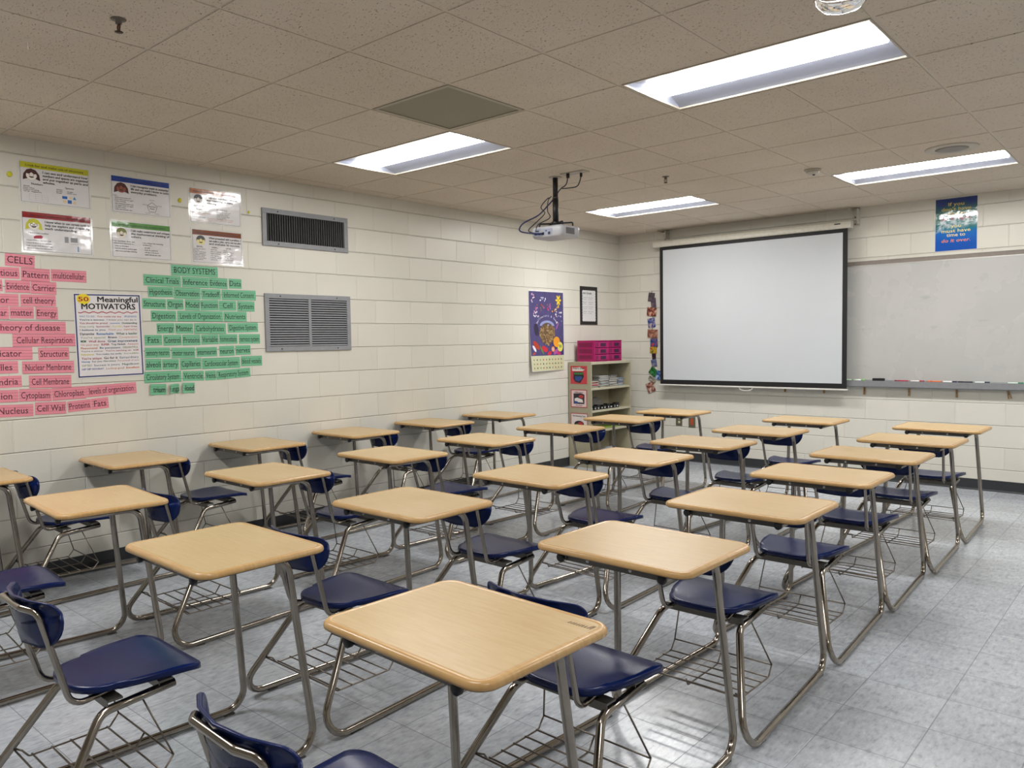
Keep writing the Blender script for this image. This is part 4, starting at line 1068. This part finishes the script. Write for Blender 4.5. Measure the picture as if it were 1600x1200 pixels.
def teal_poster():
    w, h = .345, .485; t = empty('slogan_poster', (3.735, YW, 2.243))
    MB().box((-w/2-.004, -.0012, -.004), (w/2+.004, -.0005, h+.004)).build('laminate', mat('clear laminate border', 'D9D8D2', .12), t)
    MB().box((-w/2, -.0022, 0), (w/2, -.0012, h)).build('sheet', ocean(), t)
    L = MB(); y = -.0028
    for s, z, ww, mi in (('If you', .415, .13, 0), ("don't have", .370, .245, 0), ('time to', .330, .15, 0), ('do it right,', .283, .255, 1), ('you', .213, .085, 2), ('must have', .168, .24, 2), ('time to', .130, .155, 2), ('do it over.', .078, .24, 3)):
        L.text(s, 0, z, .045, ww, y, mi, .012, .12 if mi in (1, 3) else 0, 'C')
    L.build('lettering', [mat('ochre print', 'C8B440', .3), mat('rose print', 'A8405E', .3), mat('pale yellow print', 'F2E48A', .3), mat('orange print', 'F08420', .3)], t)
    tag(t, 'glossy blue-green slogan poster above the whiteboard', 'poster')
teal_poster()

# ---------------------------------------------------------------- photo garland beside the screen
def garland():
    t = empty('photo_garland', (.47, YW, .82))
    MB().tube([(0, -.006, 1.22), (.01, -.006, .9), (-.005, -.006, .5), (.02, -.006, .2), (-.01, -.006, 0)], .0025, 6).build('string', mat('garland string', '2A2420', .8), t)
    random.seed(5)
    def pm(name, a, b_, c_):
        m = bpy.data.materials.new(name); m.use_nodes = True; g = NG(m); bb = g.n['Principled BSDF']; tc = g.node('ShaderNodeTexCoord')
        n = g.noise(tc.outputs['Object'], 28, 2); g.l.new(g.ramp(n, [(.35, lin(a)), (.5, lin(b_)), (.64, lin(c_))]), bb.inputs['Base Color']); bb.inputs['Roughness'].default_value = .3
        return m
    it = [(-.005, 1.14, .085, .11, .15, '2A2028', '4A3C46', '5A4C52'), (.025, 1.075, .07, .11, -.05, '34242C', '4A3A52', '6A5A60'), (.0, .965, .13, .105, .1, '3A1610', '7A2E22', 'D8B090'), (-.005, .83, .10, .115, -.14, '14224C', '3C5A9C', 'C8A488'),
          (.01, .70, .14, .10, .05, '5A3828', '8C5444', 'B48A70'), (.03, .59, .10, .10, .0, '123A30', '26508C', 'C03020'), (.02, .50, .095, .08, .02, '8A2418', 'C8A030', '3A5A34'), (.03, .42, .05, .08, .0, '141018', '2A1A24', '3A2A30'), (.03, .345, .075, .085, -.2, '2A3450', '5A6A94', '8A7A80'),
          (.02, .235, .11, .09, .6, '0E3A1A', '1E6A30', '4C8A54'), (.09, .195, .07, .11, .3, '16305C', '3C64A8', 'B8C4D8'), (.0, .145, .10, .05, .5, '4A443C', '8A8478', 'B8B0A4'), (-.02, .045, .11, .12, -.35, '5A2418', 'A06454', 'D0C4BC')]
    for k, (x, z, w, h, a, c0, c1, c2) in enumerate(it):
        MB().box((-w/2, -.001, -h/2), (w/2, 0, h/2)).build('photo', pm('photo %d' % k, c0, c1, c2), t, (x, -.010-.0015*(k % 3), z), (0, a, 0))
    tag(t, 'hanging garland of small photos at the left side of the screen', 'photo garland')
garland()

# ---------------------------------------------------------------- outlets
def outlet(x, w, z, h, kind, lb):
    t = empty('wall_outlet', (x, YW, z))
    pl = MB().box((-w/2, -.006, 0), (w/2, -.0005, h)).build('cover_plate', mat('bronze plate', '6B6654', .4, .3), t, bevel=.0015)
    if kind == 'duplex':
        for zz in (h*.33, h*.68): MB().lathe([(.0165, 0), (.0165, .001), (.015, .003), (0, .003)], (0, -.006, zz), 'Y', 14).build('socket', mat('cream socket', 'C9C2A4', .5), t)
    elif kind == 'red':
        MB().box((-.017, -.009, h*.22), (.017, -.006, h*.78)).build('socket', mat('red socket', 'B04A22', .5), t, bevel=.002)
    else:
        MB().box((-.03, -.0085, h*.4), (-.012, -.006, h*.75)).build('socket', mat('dark socket', '2B2A20', .5), t); MB().box((.012, -.0085, h*.45), (.02, -.006, h*.8)).build('jack', mat('yellow jack', 'C8A850', .5), t)
    tag(t, lb, 'wall outlet')
outlet(.583, .125, .465, .118, 'wide', 'widest bronze wall plate, nearest the room corner under the screen')
outlet(.832, .083, .415, .135, 'duplex', 'bronze outlet with two cream sockets under the screen')
outlet(1.002, .088, .405, .135, 'red', 'bronze outlet with one red socket under the screen')

# ---------------------------------------------------------------- bookcase and what stands on it
BX, BY0, BY1, BH = .33, 6.235, 7.06, 1.205
def bookcase():
    t = empty('bookcase', (0.012, BY0, 0)); m_ = mat('putty painted steel', 'A59E86', .45, var=.03); d = BX-.012; w = BY1-BY0
    MB().box((0, 0, 0), (d, .018, BH)).build('side_panel', m_, t, bevel=.002); MB().box((0, w-.018, 0), (d, w, BH)).build('side_panel', m_, t, bevel=.002)
    MB().box((0, .018, .0), (.008, w-.018, BH-.02)).build('back_panel', m_, t)
    MB().box((0, .018, BH-.03), (d, w-.018, BH)).build('top', mat('pale putty steel', 'B9B39C', .4), t, bevel=.002)
    for z in (.905, .650, .42, .10): MB().box((.008, .018, z-.022), (d-.004, w-.018, z)).build('shelf', mat('pale putty steel', 'B9B39C', .4), t, bevel=.002)
    MB().box((.02, .018, 0), (d-.02, w-.018, .078)).build('plinth', m_, t)
    tag(t, 'putty-coloured steel bookcase in the corner below the magenta drawer unit', 'bookcase')
bookcase()
def sign(z, w, h, bg, border, lines_, pic, lb, x=.158):
    t = empty('shelf_sign', (x, BY0, z))
    MB().box((-w/2, -.0016, 0), (w/2, -.0005, h)).build('sheet', mat('sign '+border, border, .3), t)
    y = -.0019; k = .009
    MB().poly([(-w/2+k, k), (w/2-k, k), (w/2-k, h-k), (-w/2+k, h-k)], y).build('panel', mat('sign '+bg, bg, .3), t)
    pm = MB(); pic(pm, w, h, y-.0004); pm.build('drawing', [mat('sg black', '1C1A24', .4), mat('sg green', '3E8A3C', .4), mat('sg blue', '24468C', .4), mat('sg white', 'E6E0DC', .4), mat('sg red', 'B02A34', .4)], t)
    L = MB()
    for s, zz, sz, ww in lines_: L.text(s, 0, zz, sz, ww, y-.0009, 0, .02, .1, 'C')
    L.build('lettering', mat('sg black', '1C1A24', .4), t)
    tag(t, lb, 'sign', 'signs on the side of the bookcase')
def p1(m, w, h, y):
    m.poly([(-.09, h*.72), (.06, h*.72), (.085, h*.80), (.02, h*.94), (-.05, h*.9), (-.09, h*.93)], y, 3)
    m.poly([(-.05, h*.12), (.02, h*.05), (.075, h*.4), (.06, h*.66), (-.07, h*.66), (-.075, h*.3)], y-.0001, 0)
    for q in range(5): m.poly([(-.06+q*.025, h*.52), (-.042+q*.025, h*.52), (-.04+q*.025, h*.62), (-.062+q*.025, h*.62)], y-.0002, 1)
    m.poly([(-.05, h*.2), (.0, h*.14), (.05, h*.3), (.04, h*.42), (-.05, h*.42)], y-.0002, 2)
def p2(m, w, h, y):
    m.poly([(-.075, h*.2), (.075, h*.2), (.08, h*.72), (.03, h*.8), (-.075, h*.78)], y, 0)
    m.poly([(-.06, h*.3), (.06, h*.28), (.05, h*.45), (-.02, h*.55), (-.06, h*.5)], y-.0001, 3); m.poly([(-.01, h*.6), (.05, h*.5), (.07, h*.68), (.02, h*.72)], y-.0001, 4); m.poly([(-.07, h*.22), (.0, h*.22), (-.02, h*.34), (-.065, h*.36)], y-.0002, 2)
def p3(m, w, h, y):
    m.disc(0, h*.38, .07, h*.2, y, 14, 0); m.disc(.02, h*.42, .035, h*.1, y-.0001, 10, 4); m.disc(-.03, h*.33, .025, h*.08, y-.0001, 10, 1)
sign(.955, .232, .205, 'C23A46', 'C23A46', [("Fran's Day", .167, .03, .16)], p1, 'red sign with a dark mask-like drawing, topmost on the bookcase side')
sign(.685, .226, .205, 'E4C8C8', 'A83440', [('Differences', .168, .02, .12), ('Our Pasts', .02, .018, .09)], p2, 'pink-bordered sign with a dark picture, middle of the bookcase side')
sign(.415, .24, .205, 'E0D6D2', 'B03844', [('The Swimming Team', .165, .022, .18)], p3, 'red-bordered sign lowest on the bookcase side, partly behind desks')
# magenta drawer unit
def drawers():
    x0, y0, y1, h = .062, 6.345, 6.905, .235; d = .30-x0
    t = empty('drawer_unit', (x0, y0, BH)); mg = mat('magenta plastic', 'A0105E', .35, var=.04); dk = mat('shaded magenta plastic', '7A0C46', .4)  # second magenta is darkened to paint shade in recesses and grooves
    s = MB(); w = y1-y0
    s.box((0, 0, 0), (d, .012, h)); 
    s.build('end_panel', mg, t)
    for z in (.03, .1, .17):
        MB().box((.025, -.0025, z), (d-.03, -.0002, z+.045)).build('recess_shade', dk, t)
    MB().box((0, w-.012, 0), (d, w, h)).build('end_panel', mg, t); MB().box((0, .012, 0), (.008, w-.012, h)).build('back_panel', mg, t)
    MB().box((0, .0, h), (d+.004, w, h+.008)).build('top_panel', mg, t); MB().box((0, .012, 0), (d, w-.012, .008)).build('bottom_panel', mg, t)
    MB().box((.008, w/2-.008, .008), (d, w/2+.008, h)).build('divider', mg, t)
    for c in range(2):
        for r in range(3):
            ya, yb = (.014, w/2-.010) if c == 0 else (w/2+.010, w-.014); za = .012+r*.0745
            o = MB().box((d-.012, ya, za), (d+.004, yb, za+.068)).build('drawer', mg, t, bevel=.003)
            ym = (ya+yb)/2+.03; MB().box((d+.0038, ym-.05, za+.014), (d+.0075, ym+.05, za+.052)).build('pull_hole_shade', mat('pull hole shade', '3A1038', .5), o)  # dark plate paints the shade inside the handle hole
            MB().box((d+.0038, ya+.01, za+.01), (d+.006, ya+.06, za+.058)).build('groove_shade', dk, o)
    tag(t, 'magenta plastic six-drawer unit on top of the bookcase', 'drawer unit')
drawers()
# papers and other contents, sitting on the shelves
random.seed(21)
def stack(x, y, z, w, d, n, cols, lb, cat='papers', jit=.012):  # shade from the shelf above is put into the bundle colours
    t = empty('paper_stack', (x, y, z)); zz = 0
    for k in range(n):
        th = random.uniform(.006, .016); c = cols[k % len(cols)]
        a = random.uniform(-.5, .5)
        MB().box((-w/2, -d/2, 0), (w/2, d/2, th)).build('bundle', mat('paper '+c, c, .7), t, (random.uniform(-jit, jit)*.4, random.uniform(-jit, jit), zz), (0, 0, a*.35)); zz += th+.0002
    tag(t, lb, cat, 'paper stacks on the upper bookcase shelf')
stack(.165, 6.37, .9055, .2, .2, 7, ['A9A49A', '98948C', 'B8B4AC', 'A83848', 'B9B6B0', 'A0392F'], 'paper stack with red folders at the left of the upper shelf')
stack(.165, 6.585, .9055, .2, .19, 13, ['A6A49C', '8F8E88', 'B6B4B0', '7A7C7A', '9FA4A6'], 'tallest grey-white paper stack, middle of the upper shelf')
stack(.165, 6.78, .9055, .2, .16, 11, ['898880', 'AFADA8', '6F7070', 'B5B3AC'], 'grey paper stack right of the tallest one on the upper shelf')
stack(.165, 6.94, .9055, .19, .13, 9, ['7F90A4', '999DA2', 'ADB0B2', '687080'], 'bluish paper stack at the right end of the upper shelf')
bg = MB().lathe([(.001, 0), (.12, .0), (.15, .02), (.14, .055), (.10, .10), (.04, .125), (0, .13)], (0, 0, 0), 'Z', 18)
bg.v = [(x*.6, y*1.15+.012*math.sin(9*x+z*60), z+.006*math.sin(40*y)) for x, y, z in bg.v]; bg.v = [(x, y, max(z, 0)) for x, y, z in bg.v]
o = bg.build('cloth_bag', mat('grey cloth', '77756E', .9, var=.2), None, (.13, 6.57, .6505)); tag(o, 'slumped grey cloth bag on the middle bookcase shelf', 'bag')
for k in range(9):
    yy = 6.30+k*.066; o = MB().box((-.028, -.028, 0), (.028, .028, .034+.012*(k % 3))).build('black_gadget', mat('gadget black', '101014', .4), None, (.265, yy, .6505), (0, 0, .2*math.sin(k*3)), .004)
    MB().box((.0282, -.012, .012), (.0295, .010, .026)).build('pale_label', mat('pale label', 'C8C8CC', .5), o)
    tag(o, 'small black gadget in the front line on the middle bookcase shelf', 'gadget', 'black gadgets on the middle bookcase shelf')
o = MB().box((-.11, -.14, 0), (.11, .14, .035)).build('green_binder', mat('dark green cover', '1E4A2C', .5), None, (.17, 6.43, .1005), (0, 0, .05), .003); tag(o, 'dark green binder lying on the bottom bookcase shelf', 'binder')
o = MB().box((-.11, -.13, 0), (.11, .13, .012)).build('lime_folder', mat('lime cover', '7E9C3A', .5), None, (.17, 6.72, .4205), (0, 0, -.06), .002); tag(o, 'lime green folder lying on the third bookcase shelf', 'folder')
wb = MB().lathe([(.001, 0), (.11, 0), (.13, .02), (.11, .05), (.05, .075), (0, .08)], (0, 0, 0), 'Z', 16); wb.v = [(x*.8, y*1.3, z+.004*math.sin(30*x)*(z > .01)) for x, y, z in wb.v]
o = wb.build('white_bundle', mat('white wrap', 'C9CBD2', .6), None, (.17, 6.80, .1005)); tag(o, 'white wrapped bundle on the bottom bookcase shelf', 'bundle')

# ---------------------------------------------------------------- ceiling fittings
def speaker():
    t = empty('ceiling_speaker', (4.14, 5.18, H))
    MB().lathe([(.168, 0), (.166, -.004), (.135, -.008), (.118, -.006)], (0, 0, 0), 'Z', 36).build('rim', mat('speaker rim', 'B9B2A4', .5), t)
    MB().lathe([(.118, -.0055), (.06, -.0075), (0, -.008)], (0, 0, 0), 'Z', 36).build('grille', mat('speaker grille', '8E8B84', .6, var=.15, scale=300), t)
    tag(t, 'round speaker grille in the ceiling near the teal poster', 'speaker')
speaker()
def smoke():
    t = empty('smoke_detector', (3.186, 5.173, H+.002))
    MB().lathe([(.062, 0), (.062, -.012), (.05, -.016)], (0, 0, 0), 'Z', 24).build('base', mat('detector white', 'B7AFA0', .45), t)
    MB().lathe([(.05, -.014), (.048, -.030), (.030, -.042), (0, -.044)], (0, 0, 0), 'Z', 24).build('cap', mat('detector cap', 'C6C0B4', .35), t)
    MB().lathe([(.012, -.043), (.008, -.050), (0, -.052)], (.012, -.01, 0), 'Z', 10).build('sensor', mat('sensor', '4A4640', .3), t)
    tag(t, 'small round smoke detector beside the right-hand far ceiling light', 'smoke detector')
smoke()
def dome():
    m = bpy.data.materials.new('clear dome'); m.use_nodes = True; b = m.node_tree.nodes['Principled BSDF']
    b.inputs['Transmission Weight'].default_value = 1; b.inputs['Roughness'].default_value = .03; b.inputs['IOR'].default_value = 1.2; b.inputs['Base Color'].default_value = (.96, .95, .96, 1)
    t = empty('dome_sensor', (4.42, 2.075, H+.001))
    MB().lathe([(.115, 0), (.115, -.01), (.10, -.014), (.094, -.006)], (0, 0, 0), 'Z', 32).build('base_ring', mat('dome ring', 'BDB3A8', .4), t)
    MB().lathe([(.10, -.008), (.099, -.03), (.088, -.056), (.066, -.075), (.035, -.084), (0, -.086)], (0, 0, 0), 'Z', 32).build('clear_cover', m, t)
    MB().lathe([(.03, -.004), (.03, -.03), (.015, -.045), (0, -.047)], (0, 0, 0), 'Z', 16).build('sensor_core', mat('core grey', '8A8480', .4), t)
    tag(t, 'clear plastic dome on the ceiling, cut by the top edge', 'ceiling dome')
dome()
def sprinkler(x, y, lb):
    t = empty('sprinkler_head', (x, y, H+.001)); br = mat('dark brass', '4A3A30', .4, .6)
    MB().lathe([(.030, 0), (.028, -.004), (.012, -.006), (.012, -.02), (0, -.022)], (0, 0, 0), 'Z', 20).build('escutcheon', mat('escutcheon', '6A625C', .35, .7), t)
    for s in (-1, 1): MB().tube(fillet([(s*.006, 0, -.018), (s*.014, 0, -.03), (s*.006, 0, -.05)], .006, 4), .0022, 6).build('yoke_arm', br, t)
    MB().cyl((0, 0, -.02), (0, 0, -.05), .003, 8).build('bulb', mat('bulb', '8A4A3A', .3), t)
    MB().lathe([(.016, -.050), (.016, -.052), (0, -.053)], (0, 0, 0), 'Z', 12).build('deflector', br, t)
    tag(t, lb, 'sprinkler', 'fire sprinkler heads')
sprinkler(2.214, .394, 'dark fire sprinkler head at the upper left of the ceiling'); sprinkler(2.239, 4.584, 'small fire sprinkler head on the ceiling right of the projector')
def retpanel():
    t = empty('return_air_panel', (jx(3)+T/2, T*3.5, H)); h = T/2-.008
    f = MB(); e = .022
    for a, c in (((-h, -h), (h, -h+e)), ((-h, h-e), (h, h)), ((-h, -h+e), (-h+e, h-e)), ((h-e, -h+e), (h, h-e))): f.box((a[0], a[1], -.002), (c[0], c[1], .010))
    f.build('frame', mat('panel frame', 'A59D8B', .45), t)
    MB().box((-h+e, -h+e, .002), (h-e, h-e, .006)).build('perforated_sheet', mat('olive grey sheet', '8C8773', .55, .15, var=.12, scale=400), t)
    tag(t, 'square grey-green return air panel in the ceiling', 'ceiling vent')
retpanel()
def thread(x, y, L_, sway, lb):
    P = [(sway*math.sin(k*.9)*k/8, 0, -L_*k/8) for k in range(9)]
    o = MB().tube(P, .0011, 5).build('hanging_thread', mat('white thread', 'DAD4CA', .6), None, (x, y, H+.002)); tag(o, lb, 'thread', 'threads hanging from the ceiling')
thread(3.759, 3.892, .17, .02, 'curly white thread hanging right of the large ceiling light'); thread(2.194, 4.339, .52, .008, 'long white thread hanging between the projector and the screen'); thread(1.783, .209, .06, .003, 'short white thread hanging at the upper left of the ceiling')

# ---------------------------------------------------------------- projector
def projector():
    t = empty('projector', (1.600, 3.977, 2.262), (0, 0, 0)); wh = mat('projector shell', 'B9BAC0', .35); bk = M_BLACK
    w, d, h = .315, .245, .088
    body = MB(); o = rrect(w, d, .035, 5)
    body.loft([[(x*.93, y*.93, 0) for x, y in o], [(x, y, .018) for x, y in o], [(x, y, h-.02) for x, y in o], [(x*.97, y*.97, h-.004) for x, y in o], [(x*.9, y*.9, h) for x, y in o]])
    body.build('shell', wh, t)
    pp = MB().box((-.12, -d/2-.0015, .018), (.06, -d/2+.01, h-.022)).build('port_panel', mat('port panel', '9AA0B4', .4), t)
    for k, (x, z, ww, hh, c) in enumerate(((-.10, .03, .026, .014, '24468C'), (-.065, .03, .026, .014, '24468C'), (-.10, .052, .012, .010, '2A2A30'), (-.08, .052, .012, .010, '2A2A30'), (-.03, .03, .02, .02, '18181C'), (.0, .05, .014, .008, '18181C'), (.03, .03, .022, .02, '2C2C34'), (-.045, .052, .01, .01, 'C8B040'))):
        MB().box((x-ww/2, -d/2-.004, z-hh/2), (x+ww/2, -d/2-.0012, z+hh/2)).build('port', mat('port '+c, c, .4), pp)
    g = MB()
    for k in range(9): g.box((w/2-.0012, -.07+k*.0115, .022), (w/2+.0015, -.0665+k*.0115, h-.022))
    MB().box((w/2-.002, -.075, .020), (w/2+.0006, .035, h-.020)).build('vent_grille', mat('grille grey', '55565C', .5), t)
    ll = MB().lathe([(.034, 0), (.034, .02), (.028, .022), (.024, .012), (0, .010)], (0, 0, 0), 'Y', 20); ll.v = [(x-.07, -y+d/2-.004, z+.045) for x, y, z in ll.v]; ll.build('lens', bk, t)
    c = MB()
    for a in (.5, 2.5, 3.9, 5.6):
        p = (math.cos(a)*.15, math.sin(a)*.10); c.tube(fillet([(0, 0, h+.03), (p[0], p[1], h+.03), (p[0], p[1], h-.004)], .012, 4), .0065, 8)
    c.lathe([(.035, h+.022), (.035, h+.04), (.02, h+.05)], (0, 0, 0), 'Z', 16)
    c.build('ceiling_mount', bk, t)
    z1 = H-2.262
    MB().cyl((0, 0, h+.045), (0, 0, z1-.30*.0-.155), .0235, 18).build('lower_pole', bk, t); MB().cyl((0, 0, z1-.16), (0, 0, z1-.004), .0205, 18).build('upper_pole', bk, t)
    MB().lathe([(.0245, z1-.166), (.0245, z1-.156)], (0, 0, 0), 'Z', 18).build('collar', M_STEEL, t)
    MB().lathe([(.05, z1-.006), (.052, z1-.0005)], (0, 0, 0), 'Z', 24).build('ceiling_flange', mat('flange', 'AFA89C', .4), t)
    tag(t, 'white ceiling projector on a black pole in front of the screen', 'projector')
    B = Vector((1.600, 3.977, 2.262)); Y = -d/2-.006
    def cab(P, r, lb, c='14142A'):
        from mathutils.geometry import interpolate_bezier
        V = [Vector(p) for p in P]; out = []
        for i in range(len(V)-1):
            p0 = V[max(i-1, 0)]; p3 = V[min(i+2, len(V)-1)]
            out += interpolate_bezier(V[i], V[i]+(V[i+1]-p0)/6*1.0, V[i+1]-(p3-V[i])/6*1.0, V[i+1], 7)[:-1]
        out.append(V[-1])
        o = MB().tube([p for p in out], r, 8).build('projector_cable', mat('cable '+c, c, .45), None, B); tag(o, lb, 'cable', 'cables of the projector')
    cab([(-.03, Y, .03), (-.11, Y-.05, .035), (-.24, Y-.03, .07), (-.23, Y, .13), (-.13, -.06, .19), (-.04, -.045, .26), (.0, -.032, .30)], .0058, 'thickest blue-black cable looping left of the projector', '1A1E4C')
    cab([(-.065, Y-.002, .03), (-.15, Y-.03, .06), (-.14, -.08, .13), (-.07, -.05, .20), (-.10, -.06, .25), (-.05, -.045, .31), (-.03, -.03, .32)], .0040, 'thin dark cable looping close behind the projector pole')
    cab([(-.10, Y, .05), (-.06, Y-.02, .10), (-.02, -.05, .16), (-.05, -.04, .22), (-.045, -.035, .30), (-.015, -.03, .33)], .0036, 'short dark cable running straight up beside the pole')
    cab([(.028, -.012, .30), (.045, -.03, .345), (.10, -.05, .375), (.14, -.06, .385), (.16, -.06, .41), (.17, -.06, .458)], .0042, 'black cable from the pole to the left ceiling socket')
    cab([(.10, -.045, .372), (.17, -.03, .37), (.225, -.02, .375), (.245, -.01, .41), (.255, -.005, .458)], .0040, 'black cable curving to the right ceiling socket')
projector()
def socketplate():
    t = empty('ceiling_socket_plate', (1.600+.215, 3.945, H))
    MB().box((-.11, -.045, -.006), (.11, .045, .0005)).build('plate', mat('socket plate', 'A9A294', .4), t, (0, 0, 0), (0, 0, 0), .002)
    MB().cyl((-.045, -.028, -.006), (-.045, -.028, -.04), .013, 12).build('plug', M_BLACK, t); MB().cyl((.04, .027, -.006), (.04, .027, -.034), .010, 12).build('plug', M_BLACK, t)
    tag(t, 'pale socket plate on the ceiling right of the projector pole', 'socket plate')
socketplate()
